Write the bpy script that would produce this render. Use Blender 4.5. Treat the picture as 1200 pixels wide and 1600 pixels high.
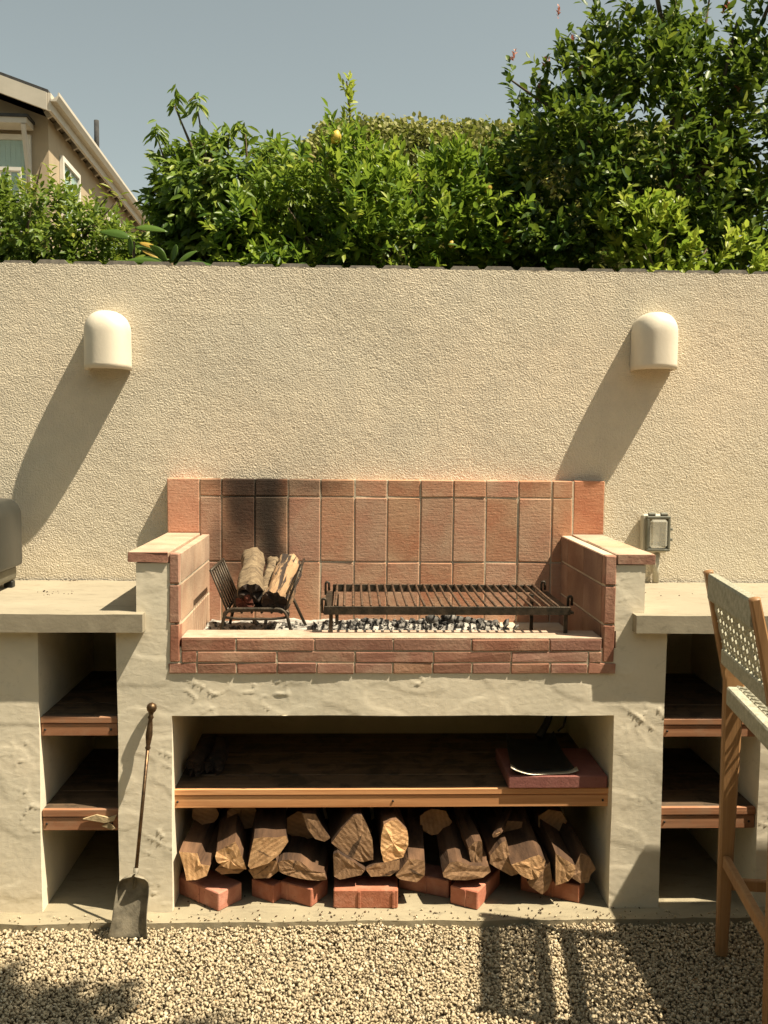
import bpy, math, random
import numpy as np
from mathutils import Vector, Matrix

# ------------------------------------------------------------------ camera, sky, sun, exposure
S = bpy.context.scene
for o in list(bpy.data.objects):
    bpy.data.objects.remove(o)
YAW, PITCH, ROLL = math.radians(2.0), math.radians(4.27), math.radians(0.5)
fw = Vector((math.sin(YAW)*math.cos(PITCH), math.cos(YAW)*math.cos(PITCH), -math.sin(PITCH)))
r0 = Vector((math.cos(YAW), -math.sin(YAW), 0)); u0 = r0.cross(fw)
cr = r0*math.cos(ROLL) + u0*math.sin(ROLL); cu = -r0*math.sin(ROLL) + u0*math.cos(ROLL)
camd = bpy.data.cameras.new('camera'); cam = bpy.data.objects.new('camera', camd)
S.collection.objects.link(cam)
cam.matrix_world = Matrix(((cr.x, cu.x, -fw.x, 0), (cr.y, cu.y, -fw.y, -3.485), (cr.z, cu.z, -fw.z, 1.38), (0, 0, 0, 1)))
camd.sensor_fit = 'VERTICAL'; camd.sensor_height = 24.0; camd.lens = 24.0*1500/1600
camd.clip_start = 0.05; camd.clip_end = 800
S.camera = cam

SUN = Vector((2.75, -1.0, 5.15)).normalized()          # direction towards the sun
w = bpy.data.worlds.new('World'); S.world = w; w.use_nodes = True
nt = w.node_tree; bg = nt.nodes['Background']
sky = nt.nodes.new('ShaderNodeTexSky'); sky.sky_type = 'NISHITA'; sky.sun_disc = False
sky.sun_elevation = math.asin(SUN.z); sky.sun_rotation = math.atan2(SUN.x, SUN.y)
sky.air_density = 1.0; sky.dust_density = 1.6; sky.ozone_density = 1.0
hs = nt.nodes.new('ShaderNodeHueSaturation'); hs.inputs['Saturation'].default_value = 0.44
mx = nt.nodes.new('ShaderNodeMix'); mx.data_type = 'RGBA'; mx.blend_type = 'MULTIPLY'
mx.inputs[0].default_value = 1.0; mx.inputs[7].default_value = (1.02, 1.06, 0.91, 1)
nt.links.new(sky.outputs[0], hs.inputs['Color']); nt.links.new(hs.outputs[0], mx.inputs[6])
nt.links.new(mx.outputs[2], bg.inputs[0]); bg.inputs[1].default_value = 0.063
sd = bpy.data.lights.new('sun', 'SUN'); so = bpy.data.objects.new('sun', sd); S.collection.objects.link(so)
sd.energy = 5.0; sd.angle = math.radians(0.53); sd.color = (1.0, 0.89, 0.70)
so.rotation_euler = SUN.to_track_quat('Z', 'Y').to_euler()
S.view_settings.view_transform = 'Standard'; S.view_settings.look = 'None'
S.view_settings.gamma = 1; S.view_settings.exposure = 1.0
S.render.resolution_x = 768; S.render.resolution_y = 1024

rng = np.random.default_rng(7); random.seed(7)
COL = S.collection

# ------------------------------------------------------------------ noise
_perm = np.random.default_rng(3).permutation(256); _perm = np.concatenate([_perm, _perm, _perm])
_g = np.random.default_rng(4).normal(size=(256, 3)); _g /= np.linalg.norm(_g, axis=1)[:, None]
def perlin(p):
    p = np.asarray(p, float); i = np.floor(p).astype(int); f = p - i; i &= 255
    u = f*f*f*(f*(f*6 - 15) + 10); out = np.zeros(len(p))
    for dx in (0, 1):
        for dy in (0, 1):
            for dz in (0, 1):
                h = _perm[_perm[_perm[(i[:, 0]+dx) & 255] + ((i[:, 1]+dy) & 255)] + ((i[:, 2]+dz) & 255)]
                d = ((f - (dx, dy, dz))*_g[h]).sum(1)
                wt = (u[:, 0] if dx else 1-u[:, 0])*(u[:, 1] if dy else 1-u[:, 1])*(u[:, 2] if dz else 1-u[:, 2])
                out += d*wt
    return out*1.6

# ------------------------------------------------------------------ mesh helpers
def mesh_np(name, V, F, smooth=False):
    """F: list of face arrays (n,k)"""
    me = bpy.data.meshes.new(name)
    V = np.asarray(V, np.float32)
    Fs = [np.asarray(f, np.int32) for f in F if len(f)]
    me.vertices.add(len(V)); me.vertices.foreach_set('co', V.ravel())
    nl = sum(f.size for f in Fs); npoly = sum(len(f) for f in Fs)
    me.loops.add(nl); me.loops.foreach_set('vertex_index', np.concatenate([f.ravel() for f in Fs]))
    st, tot, c = [], [], 0
    for f in Fs:
        k = f.shape[1]; st.append(c + np.arange(len(f))*k); tot.append(np.full(len(f), k)); c += f.size
    me.polygons.add(npoly)
    me.polygons.foreach_set('loop_start', np.concatenate(st).astype(np.int32))
    me.polygons.foreach_set('loop_total', np.concatenate(tot).astype(np.int32))
    if smooth: me.polygons.foreach_set('use_smooth', np.ones(npoly, bool))
    me.update(calc_edges=True)
    return me

def link(name, me, mat=None, parent=None, loc=None, rot=None):
    o = bpy.data.objects.new(name, me); COL.objects.link(o)
    if mat is not None and me is not None and len(me.materials) == 0: me.materials.append(mat)
    if parent: o.parent = parent
    if loc is not None: o.location = loc
    if rot is not None: o.rotation_euler = rot
    return o

def thing(name, label, cat, loc=(0, 0, 0), rotz=0, group=None):
    o = bpy.data.objects.new(name, None); COL.objects.link(o); o.empty_display_size = .1
    o.location = loc; o.rotation_euler = (0, 0, rotz); o['label'] = label; o['category'] = cat
    if group: o['group'] = group
    return o
def tag(o, label, cat, group=None):
    o['label'] = label; o['category'] = cat
    if group: o['group'] = group
    return o

class MB:
    """collects polygons into one mesh"""
    def __init__(s): s.v = []; s.f = []; s.m = []; s.sm = []
    def add(s, V, F, m=0, smooth=False):
        b = len(s.v); s.v += [tuple(map(float, p)) for p in V]
        for f in F: s.f.append(tuple(b+i for i in f)); s.m.append(m); s.sm.append(smooth)
        return s
    def box(s, x0, x1, y0, y1, z0, z1, b=0.0, m=0):
        V, F = cbox_vf(x1-x0, y1-y0, z1-z0, b); c = np.array([(x0+x1)/2, (y0+y1)/2, (z0+z1)/2])
        return s.add(np.array(V)+c, F, m)
    def tube(s, pts, r, seg=8, m=0, closed=False, cap=True, sq=1.0):
        pts = [Vector(p) for p in pts]; n = len(pts)
        rr = [r]*n if np.isscalar(r) else list(r)
        V = []; up = None
        for i in range(n):
            if closed: t = pts[(i+1) % n]-pts[i-1]
            else: t = pts[min(i+1, n-1)]-pts[max(i-1, 0)]
            t.normalize()
            if up is None:
                up = t.orthogonal().normalized()
            up = (up - t*up.dot(t)); up.normalize(); sd_ = t.cross(up)
            for k in range(seg):
                a = 2*math.pi*k/seg; V.append(pts[i]+(up*math.cos(a)+sd_*math.sin(a)*sq)*rr[i])
        F = []
        for i in range(n if closed else n-1):
            j = (i+1) % n
            for k in range(seg):
                l = (k+1) % seg; F.append((i*seg+k, i*seg+l, j*seg+l, j*seg+k))
        if cap and not closed:
            F.append(tuple(range(seg))[::-1]); F.append(tuple((n-1)*seg+k for k in range(seg)))
        return s.add(V, F, m, seg > 5)
    def bar(s, p, q, wx, wy, side=(1, 0, 0), m=0, w2=None):
        """rectangular bar from p to q; wx along side, wy across"""
        p = Vector(p); q = Vector(q); t = (q-p).normalized(); a = Vector(side); a = (a-t*a.dot(t)).normalized(); b = t.cross(a)
        wx2, wy2 = w2 or (wx, wy); V = []
        for c, X, Y_ in ((p, wx, wy), (q, wx2, wy2)):
            e = min(X, Y_)*.16
            for i, j in ((-X/2+e, -Y_/2), (X/2-e, -Y_/2), (X/2, -Y_/2+e), (X/2, Y_/2-e), (X/2-e, Y_/2), (-X/2+e, Y_/2), (-X/2, Y_/2-e), (-X/2, -Y_/2+e)):
                V.append(c+a*i+b*j)
        F = [(k, (k+1) % 8, 8+(k+1) % 8, 8+k) for k in range(8)] + [tuple(range(8))[::-1], tuple(range(8, 16))]
        return s.add(V, F, m)
    def lathe(s, prof, c, axis=(0, 0, 1), seg=20, m=0):
        c = Vector(c); t = Vector(axis).normalized(); a = t.orthogonal().normalized(); b = t.cross(a); V = []; F = []
        for h, r in prof:
            for k in range(seg):
                th = 2*math.pi*k/seg; V.append(c+t*h+(a*math.cos(th)+b*math.sin(th))*max(r, 1e-4))
        for i in range(len(prof)-1):
            for k in range(seg):
                l = (k+1) % seg; F.append((i*seg+k, i*seg+l, (i+1)*seg+l, (i+1)*seg+k))
        return s.add(V, F, m, True)
    def prism(s, poly, d0, d1, axis='y', m=0):
        """poly list of 2D; extruded between d0 and d1 on axis"""
        n = len(poly)
        def P(u, v, d): return {'y': (u, d, v), 'x': (d, u, v), 'z': (u, v, d)}[axis]
        V = [P(u, v, d0) for u, v in poly]+[P(u, v, d1) for u, v in poly]
        F = [tuple(range(n)), tuple(range(2*n-1, n-1, -1))]+[(i, n+i, n+(i+1) % n, (i+1) % n) for i in range(n)]
        return s.add(V, F, m)
    def build(s, name, mats, parent=None, loc=None, rot=None, recalc=True):
        me = bpy.data.meshes.new(name); me.from_pydata(s.v, [], s.f)
        me.polygons.foreach_set('material_index', s.m); me.polygons.foreach_set('use_smooth', s.sm)
        for q in (mats if isinstance(mats, (list, tuple)) else [mats]): me.materials.append(q)
        if recalc:
            import bmesh
            bm = bmesh.new(); bm.from_mesh(me); bmesh.ops.recalc_face_normals(bm, faces=bm.faces); bm.to_mesh(me); bm.free()
        me.update()
        return link(name, me, None, parent, loc, rot)

def cbox_vf(sx, sy, sz, b):
    hx, hy, hz = sx/2, sy/2, sz/2
    if b <= 0:
        V = [(x*hx, y*hy, z*hz) for x in (-1, 1) for y in (-1, 1) for z in (-1, 1)]
        return V, [(0, 1, 3, 2), (4, 6, 7, 5), (0, 4, 5, 1), (2, 3, 7, 6), (0, 2, 6, 4), (1, 5, 7, 3)]
    V = []; idx = {}
    for x in (-1, 1):
        for y in (-1, 1):
            for z in (-1, 1):
                for a in range(3):
                    p = [x*(hx-b), y*(hy-b), z*(hz-b)]; p[a] = (x*hx, y*hy, z*hz)[a]
                    idx[(x, y, z, a)] = len(V); V.append(tuple(p))
    F = []
    for a in range(3):
        o1, o2 = [(1, 2), (0, 2), (0, 1)][a]
        for s_ in (-1, 1):
            q = []
            for u, v in ((-1, -1), (1, -1), (1, 1), (-1, 1)):
                c = [0, 0, 0]; c[a] = s_; c[o1] = u; c[o2] = v; q.append(idx[(*c, a)])
            F.append(tuple(q))
    for a in range(3):                      # edges
        o1, o2 = [(1, 2), (0, 2), (0, 1)][a]
        for u in (-1, 1):
            for v in (-1, 1):
                q = []
                for e, ax in ((-1, o1), (1, o1), (1, o2), (-1, o2)):
                    c = [0, 0, 0]; c[a] = e; c[o1] = u; c[o2] = v; q.append(idx[(*c, ax)])
                F.append(tuple(q))
    for x in (-1, 1):
        for y in (-1, 1):
            for z in (-1, 1): F.append(tuple(idx[(x, y, z, a)] for a in range(3)))
    return V, F

_bc = {}
def brick_mesh(sx, sy, sz, b=.003, jit=.0012, var=3):
    key = (round(sx, 3), round(sy, 3), round(sz, 3), b, random.randrange(var))
    if key in _bc: return _bc[key]
    mb = MB(); V, F = cbox_vf(sx, sy, sz, b); V = np.array(V)
    V += np.random.default_rng(len(_bc)).normal(size=V.shape)*jit*.6
    mb.add(V, F)
    o = mb.build('brick', []); me = o.data; bpy.data.objects.remove(o); _bc[key] = me
    return me
def brick(x0, x1, y0, y1, z0, z1, mat, parent, name='brick', b=.003, jit=.0012, tilt=.004):
    me = brick_mesh(x1-x0, y1-y0, z1-z0, b, jit)
    if len(me.materials) == 0: me.materials.append(mat)
    o = link(name, me, None, parent, ((x0+x1)/2, (y0+y1)/2+random.uniform(-.0015, .0005), (z0+z1)/2))
    if y0 < -.6: o.location.y = (y0+y1)/2
    if me.materials[0] != mat:
        o.material_slots[0].link = 'OBJECT'; o.material_slots[0].material = mat
    o.rotation_euler = (random.uniform(-tilt, tilt), random.uniform(-tilt, tilt)*.7, random.uniform(-tilt, tilt)*.5)
    return o

# ------------------------------------------------------------------ materials
def new_mat(name):
    m = bpy.data.materials.new(name); m.use_nodes = True
    return m, m.node_tree, m.node_tree.nodes['Principled BSDF']
class N:
    def __init__(s, t): s.t = t
    def n(s, typ, **k):
        d = s.t.nodes.new(typ)
        for a, b in k.items(): setattr(d, a, b)
        return d
    def l(s, a, b): s.t.links.new(a, b)
    def coord(s, kind='Object', scale=(1, 1, 1), rot=(0, 0, 0), rand=True):
        t = s.n('ShaderNodeTexCoord'); m = s.n('ShaderNodeMapping')
        if kind == 'World': g = s.n('ShaderNodeNewGeometry'); src = g.outputs['Position']
        else: src = t.outputs[kind]
        if rand and kind == 'Object':
            oi = s.n('ShaderNodeObjectInfo'); vm = s.n('ShaderNodeVectorMath', operation='MULTIPLY_ADD')
            cx = s.n('ShaderNodeCombineXYZ')
            for i in range(3): s.l(oi.outputs['Random'], cx.inputs[i])
            s.l(cx.outputs[0], vm.inputs[0]); vm.inputs[1].default_value = (37, 53, 71); s.l(src, vm.inputs[2]); src = vm.outputs[0]
        s.l(src, m.inputs[0]); m.inputs['Scale'].default_value = scale; m.inputs['Rotation'].default_value = rot
        return m.outputs[0]
    def noise(s, vec, scale, detail=4, rough=.55, dist=0):
        q = s.n('ShaderNodeTexNoise'); q.inputs['Scale'].default_value = scale; q.inputs['Detail'].default_value = detail
        q.inputs['Roughness'].default_value = rough; q.inputs['Distortion'].default_value = dist; s.l(vec, q.inputs['Vector']); return q.outputs['Fac']
    def ramp(s, fac, stops):
        q = s.n('ShaderNodeValToRGB'); e = q.color_ramp.elements
        while len(e) < len(stops): e.new(.5)
        for i, (p, c) in enumerate(stops):
            e[i].position = p; e[i].color = (*c, 1) if len(c) == 3 else c
        s.l(fac, q.inputs[0]); return q.outputs[0]
    def mix(s, fac, a, b, mode='MIX'):
        q = s.n('ShaderNodeMix', data_type='RGBA', blend_type=mode)
        for sock, v in ((q.inputs[0], fac), (q.inputs[6], a), (q.inputs[7], b)):
            if isinstance(v, (int, float)): sock.default_value = v
            elif isinstance(v, tuple): sock.default_value = (*v, 1)
            else: s.l(v, sock)
        return q.outputs[2]
    def math(s, op, a, b=0.0, c=None, clamp=False):
        q = s.n('ShaderNodeMath', operation=op); q.use_clamp = clamp
        for i, v in enumerate((a, b, c)):
            if v is None: continue
            if isinstance(v, (int, float)): q.inputs[i].default_value = v
            else: s.l(v, q.inputs[i])
        return q.outputs[0]
    def bump(s, h, strength, dist, bsdf, normal=None):
        q = s.n('ShaderNodeBump'); q.inputs['Strength'].default_value = strength; q.inputs['Distance'].default_value = dist
        s.l(h, q.inputs['Height'])
        if normal is not None: s.l(normal, q.inputs['Normal'])
        s.l(q.outputs[0], bsdf.inputs['Normal']); return q.outputs[0]
def simple(name, c1, c2, scale=8, rough=.8, bump=.0, bscale=60, stretch=(1, 1, 1), rot=(0, 0, 0), objvar=0.0, kind='Object', metal=0.0, detail=5, spec=.3, dist=0., lo=.35, hi=.65):
    m, t, b = new_mat(name); n = N(t); v = n.coord(kind, stretch, rot)
    c = n.ramp(n.noise(v, scale, detail, .6, dist), [(lo, c1), (hi, c2)])
    if objvar:
        oi = n.n('ShaderNodeObjectInfo'); hsn = n.n('ShaderNodeHueSaturation')
        n.l(n.math('MULTIPLY_ADD', oi.outputs['Random'], objvar*2, 1-objvar), hsn.inputs['Value'])
        n.l(c, hsn.inputs['Color']); c = hsn.outputs[0]
    n.l(c, b.inputs['Base Color']); b.inputs['Roughness'].default_value = rough; b.inputs['Metallic'].default_value = metal
    b.inputs['Specular IOR Level'].default_value = spec
    if bump: n.bump(n.noise(v, bscale, 4, .65), bump, .004, b)
    return m

M = {}
# stucco wall: real relief in the mesh, colour and the finest grain here
m, t, b = new_mat('stucco'); n = N(t); v = n.coord('World')
c = n.ramp(n.noise(v, 1.6, 3, .5), [(.35, (.64, .575, .445)), (.5, (.71, .62, .465)), (.65, (.77, .655, .485))])
c = n.mix(n.ramp(n.noise(v, 9, 5, .7), [(.35, (0, 0, 0)), (.75, (.7, .7, .7))]), c, (.56, .49, .38))
c = n.mix(n.ramp(n.noise(v, 260, 2, .6), [(.62, (0, 0, 0)), (.75, (.30, .30, .30))]), c, (.46, .39, .27))
g = n.n('ShaderNodeNewGeometry'); sx = n.n('ShaderNodeSeparateXYZ'); n.l(g.outputs['Position'], sx.inputs[0])
st = n.ramp(n.noise(n.coord('World', (9, 1, .7)), 1.6, 5, .65), [(.5, (0, 0, 0)), (.75, (.5, .5, .5))])
hi_ = n.math('MULTIPLY', n.math('SUBTRACT', sx.outputs[2], 1.72), 3.2, clamp=True)
c = n.mix(n.math('MULTIPLY', st, hi_), c, (.48, .42, .32))
dx_ = n.math('DIVIDE', n.math('ADD', sx.outputs[0], .34), .22); dz_ = n.math('DIVIDE', n.math('SUBTRACT', sx.outputs[2], 1.22), .13)
sm = n.math('MULTIPLY', n.math('EXPONENT', n.math('MULTIPLY', n.math('ADD', n.math('MULTIPLY', dx_, dx_), n.math('MULTIPLY', dz_, dz_)), -1.0)), n.math('MULTIPLY', n.noise(v, 12, 5, .65), .45))
c = n.mix(sm, c, (.30, .25, .19))
n.l(c, b.inputs['Base Color']); b.inputs['Roughness'].default_value = .92; b.inputs['Specular IOR Level'].default_value = .15
n.bump(n.noise(v, 175, 2, .6), 1.0, .0052, b); M['stucco'] = m
# trowelled plaster on the masonry
m, t, b = new_mat('plaster'); n = N(t); v = n.coord('World')
c = n.ramp(n.noise(v, 3.5, 5, .6, .4), [(.3, (.64, .58, .45)), (.5, (.74, .66, .505)), (.7, (.80, .70, .53))])
c = n.mix(n.ramp(n.noise(n.coord('World', (1, 1, 1.8)), 14, 6, .75, 1.2), [(.56, (0, 0, 0)), (.68, (.55, .55, .55))]), c, (.56, .49, .355))
n.l(c, b.inputs['Base Color']); b.inputs['Roughness'].default_value = .85; b.inputs['Specular IOR Level'].default_value = .2
h = n.math('ADD', n.noise(n.coord('World', (1, 1, 2.2)), 26, 6, .62, .8), n.math('MULTIPLY', n.noise(v, 240, 2, .5), .12))
n.bump(h, .16, .005, b); M['plaster'] = m
# cast concrete counter, slab
def concrete(name, a, c_, stain):
    m, t, b = new_mat(name); n = N(t); v = n.coord('World', (1, 1.6, 1))
    c = n.ramp(n.noise(v, 4, 6, .65, .5), [(.3, a), (.7, c_)])
    c = n.mix(n.ramp(n.noise(n.coord('World', (1, 3, 1)), 9, 7, .75, 1.), [(.53, (0, 0, 0)), (.70, (.8, .8, .8))]), c, stain)
    n.l(c, b.inputs['Base Color']); b.inputs['Roughness'].default_value = .8; b.inputs['Specular IOR Level'].default_value = .25
    n.bump(n.noise(v, 90, 5, .7), .25, .003, b); return m
M['counter'] = concrete('counter_concrete', (.28, .24, .17), (.34, .295, .21), (.19, .16, .11))
M['slab'] = concrete('slab_concrete', (.26, .22, .145), (.35, .30, .20), (.15, .125, .085))
# bricks
def brickmat(name, a, b_, c_, soot=False, scratch=True, scale=7, var=.16):
    m, t, b = new_mat(name); n = N(t); v = n.coord('Object', (1, 1, 1))
    c = n.ramp(n.noise(v, scale, 5, .6, .3), [(.3, a), (.5, b_), (.72, c_)])
    vs = n.coord('Object', (1, 1, 9), (0, math.radians(-27), 0))
    sc = n.noise(vs, 20, 5, .7, .3)
    if scratch: c = n.mix(n.ramp(sc, [(.45, (0, 0, 0)), (.7, (.35, .35, .35))]), c, c_)
    sp = n.noise(v, 130, 2, .5)
    c = n.mix(n.ramp(sp, [(.66, (0, 0, 0)), (.74, (.5, .5, .5))]), c, (.14, .06, .035))
    oi = n.n('ShaderNodeObjectInfo'); q = n.n('ShaderNodeHueSaturation')
    n.l(n.math('MULTIPLY_ADD', oi.outputs['Random'], var*2, 1-var), q.inputs['Value'])
    n.l(n.math('MULTIPLY_ADD', n.math('FRACT', n.math('MULTIPLY', oi.outputs['Random'], 17.3)), .14, .90), q.inputs['Saturation'])
    n.l(n.math('MULTIPLY_ADD', n.math('FRACT', n.math('MULTIPLY', oi.outputs['Random'], 7.7)), .006, .497), q.inputs['Hue'])
    n.l(c, q.inputs['Color']); c = q.outputs[0]
    if soot:
        g = n.n('ShaderNodeNewGeometry'); sx = n.n('ShaderNodeSeparateXYZ'); n.l(g.outputs['Position'], sx.inputs[0])
        wob = n.math('MULTIPLY', n.math('SUBTRACT', n.noise(n.coord('World'), 6, 3, .5), .5), .10)
        tot = None
        for cx, cz, wx, wz, amp in ((-.388, 1.14, .052, .12, .75), (-.292, 1.12, .048, .17, 1.1), (-.345, 1.25, .13, .060, .6), (-.262, .99, .034, .07, .5), (-.44, 1.02, .05, .08, .2), (-.12, 1.22, .10, .04, .25), (-.40, .93, .1, .06, .25)):
            dx = n.math('DIVIDE', n.math('ADD', n.math('SUBTRACT', sx.outputs[0], cx), wob), wx)
            dz = n.math('DIVIDE', n.math('SUBTRACT', sx.outputs[2], cz), wz)
            e = n.math('MULTIPLY', n.math('EXPONENT', n.math('MULTIPLY', n.math('ADD', n.math('MULTIPLY', dx, dx), n.math('MULTIPLY', dz, dz)), -1.0)), amp)
            tot = e if tot is None else n.math('ADD', tot, e)
        tot = n.math('MULTIPLY', tot, n.math('MULTIPLY_ADD', n.noise(n.coord('World'), 30, 4, .6), .4, .75))
        f = n.math('MULTIPLY', n.math('SUBTRACT', 1.0, n.math('EXPONENT', n.math('MULTIPLY', tot, -3.6))), .97, clamp=True)
        c = n.mix(f, c, (.017, .015, .012))
    n.l(c, b.inputs['Base Color']); b.inputs['Roughness'].default_value = .88; b.inputs['Specular IOR Level'].default_value = .2
    hh = n.math('ADD', n.math('MULTIPLY', sc, .8 if scratch else .2), n.noise(v, 90, 4, .7))
    n.bump(hh, .55, .0035, b)
    return m
M['tile'] = brickmat('firebrick_tile', (.46, .20, .115), (.455, .245, .148), (.53, .345, .22), True, var=.07)
M['tile_end'] = brickmat('firebrick_end', (.47, .20, .11), (.53, .25, .14), (.57, .32, .19), False, var=.04)
M['front'] = brickmat('hearth_brick', (.28, .12, .075), (.34, .165, .105), (.43, .26, .17), False, False, 9, .14)
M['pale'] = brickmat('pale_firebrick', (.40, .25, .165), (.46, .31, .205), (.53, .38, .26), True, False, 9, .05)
M['ledge'] = brickmat('pale_ledge', (.36, .23, .15), (.43, .29, .195), (.50, .36, .25), False, False, 22, .02)
M['brown'] = brickmat('shaded_firebrick', (.24, .13, .085), (.29, .165, .105), (.36, .22, .145), True, False, 9, .05)  # pale firebrick darkened: the right arm's shade put into its colour
M['paver'] = brickmat('red_paver', (.34, .125, .075), (.42, .165, .10), (.50, .24, .16), False, False, 18, .14)
M['purple'] = brickmat('dark_red_slab', (.22, .075, .06), (.26, .09, .07), (.30, .12, .09), False, False, 12, .05)
M['mortar'] = brickmat('mortar', (.48, .40, .29), (.55, .46, .33), (.62, .52, .38), True, False, 14, .02)
# wood
def wood(name, a, b_, axis=0, rough=.65, var=.12, scale=5, wear=None):
    st = [28., 28., 28.]; st[axis] = 1.1
    m, t, b = new_mat(name); n = N(t); v = n.coord('Object', tuple(st)); v2 = n.coord('Object')
    f = n.noise(v, 1.6, 6, .65, .6)
    c = n.ramp(f, [(.3, a), (.5, tuple((x+y)/2 for x, y in zip(a, b_))), (.68, b_)])
    if wear: c = n.mix(n.ramp(n.noise(v2, 11, 6, .7, .5), [(.48, (0, 0, 0)), (.6, (.8, .8, .8))]), c, wear)
    oi = n.n('ShaderNodeObjectInfo'); q = n.n('ShaderNodeHueSaturation')
    n.l(n.math('MULTIPLY_ADD', oi.outputs['Random'], var*2, 1-var), q.inputs['Value']); n.l(c, q.inputs['Color'])
    n.l(q.outputs[0], b.inputs['Base Color']); b.inputs['Roughness'].default_value = rough; b.inputs['Specular IOR Level'].default_value = .3
    n.bump(f, .35, .003, b); return m
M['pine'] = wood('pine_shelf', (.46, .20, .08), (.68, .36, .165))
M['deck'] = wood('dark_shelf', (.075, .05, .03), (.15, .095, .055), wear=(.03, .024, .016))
M['redwood'] = wood('weathered_red_wood', (.24, .095, .045), (.44, .22, .115), wear=(.34, .19, .11))
M['teak'] = wood('teak', (.25, .125, .05), (.37, .205, .09), 2, .5, .05)
M['fence'] = wood('grey_fence', (.13, .115, .095), (.24, .215, .18), 2, .9)
M['bark'] = simple('bark', (.035, .020, .012), (.15, .08, .042), 16, .95, 1., 45, (1, .12, 1), objvar=.35)
M['palebark'] = simple('pale_bark', (.22, .155, .08), (.46, .35, .20), 14, .9, .8, 50, objvar=.1)
m, t, b = new_mat('cracked_bark'); n = N(t); v = n.coord('Object', (1, 1, .09))
f = n.noise(v, 52, 5, .65, .3); f2 = n.noise(n.coord('Object', (1, 1, .5)), 9, 4, .6)
c = n.ramp(f2, [(.3, (.22, .115, .05)), (.6, (.36, .225, .115)), (.75, (.46, .33, .19))]); c = n.mix(n.ramp(f, [(.46, (1, 1, 1)), (.52, (0, 0, 0))]), c, (.035, .022, .014))
n.l(c, b.inputs['Base Color']); b.inputs['Roughness'].default_value = .9; n.bump(f, 1., .012, b); M['crackbark'] = m
m, t, b = new_mat('wrinkled_bark'); n = N(t); v = n.coord('Object', (.5, .5, 1.6))
f = n.noise(v, 26, 6, .7, 1.5)
c = n.ramp(f, [(.35, (.05, .035, .02)), (.48, (.18, .125, .07)), (.7, (.30, .225, .13))])
n.l(c, b.inputs['Base Color']); b.inputs['Roughness'].default_value = .9; n.bump(f, 1., .008, b); M['wrinkbark'] = m
def endgrain(name, a, b_, axis='y'):
    m, t, b = new_mat(name); n = N(t); v = n.coord('Object')
    wv = n.n('ShaderNodeTexWave', wave_type='RINGS', rings_direction='Y'); wv.inputs['Scale'].default_value = 22; wv.inputs['Distortion'].default_value = 3
    wv.inputs['Detail'].default_value = 4; wv.inputs['Detail Scale'].default_value = .35; n.l(v, wv.inputs['Vector'])
    f = n.math('ADD', n.math('MULTIPLY', wv.outputs['Fac'], .10), n.math('MULTIPLY', n.noise(n.coord('Object', (1, 1, 2.4)), 17, 7, .72), .95))
    c = n.ramp(f, [(.3, a), (.72, b_)])
    c = n.mix(n.ramp(n.noise(v, 14, 4, .6), [(.58, (0, 0, 0)), (.7, (.45, .45, .45))]), c, tuple(x*.45 for x in a))
    c = n.mix(n.ramp(n.noise(n.coord('Object', (1, 1, .22), (0, .5, 0)), 42, 4, .6, .4), [(.33, (.85, .85, .85)), (.38, (0, 0, 0))]), c, tuple(x*.25 for x in a))
    oi = n.n('ShaderNodeObjectInfo'); q = n.n('ShaderNodeHueSaturation')
    n.l(n.math('MULTIPLY_ADD', oi.outputs['Random'], .6, .62), q.inputs['Value']); n.l(c, q.inputs['Color'])
    n.l(q.outputs[0], b.inputs['Base Color']); b.inputs['Roughness'].default_value = .85
    n.bump(f, .9, .006, b); return m
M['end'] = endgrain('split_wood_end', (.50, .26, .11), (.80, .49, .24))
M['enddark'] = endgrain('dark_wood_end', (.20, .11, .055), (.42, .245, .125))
M['charred'] = simple('charred_wood', (.012, .010, .008), (.05, .032, .022), 20, .85, .9, 40)
M['redend'] = simple('red_heartwood', (.06, .018, .010), (.16, .05, .03), 14, .8, .8, 50, (1, 1, .2))
# metals, ceramic etc.
M['iron'] = simple('blackened_iron', (.035, .030, .022), (.085, .065, .045), 40, .5, .3, 160, metal=.6)
M['rust'] = simple('rusty_iron', (.05, .035, .022), (.17, .095, .055), 45, .7, .5, 140, metal=.35)
M['brass'] = simple('aged_brass', (.07, .042, .024), (.17, .105, .055), 60, .42, .15, 140, metal=.8)
M['blade'] = simple('worn_shovel_steel', (.07, .062, .045), (.27, .235, .17), 16, .6, .4, 120, metal=.1, detail=8)
M['ceramic'] = simple('ceramic', (.68, .60, .47), (.74, .66, .52), 7, .55, .12, 90, spec=.35)
M['grillpaint'] = simple('dark_green_grey_enamel', (.032, .032, .026), (.048, .047, .038), 6, .38, .05, 60, metal=.2, spec=.5)
M['grillbase'] = simple('dull_cast_aluminium', (.12, .11, .08), (.18, .165, .12), 14, .5, .2, 80, metal=.5)
M['black'] = simple('black_plastic', (.012, .012, .011), (.02, .02, .018), 20, .4)
M['white'] = simple('white_paint', (.62, .58, .50), (.70, .66, .57), 5, .6)
M['greyplastic'] = simple('grey_box_plastic', (.40, .37, .29), (.46, .43, .34), 12, .5)
M['gasket'] = simple('dark_gasket', (.12, .12, .09), (.16, .155, .12), 12, .6)
M['ash'] = simple('white_ash', (.16, .145, .125), (.46, .43, .37), 26, 1., .8, 70)
M['coal'] = simple('charcoal_and_cinders', (.020, .018, .016), (.27, .25, .22), 40, .9, .6, 70, objvar=.3)
M['rope'] = simple('grey_green_rope', (.36, .34, .25), (.52, .49, .37), 60, .9, .6, 260)
M['lip'] = simple('pale_worn_metal', (.42, .37, .28), (.52, .46, .36), 30, .4, .1, 90, metal=.4)
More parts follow.
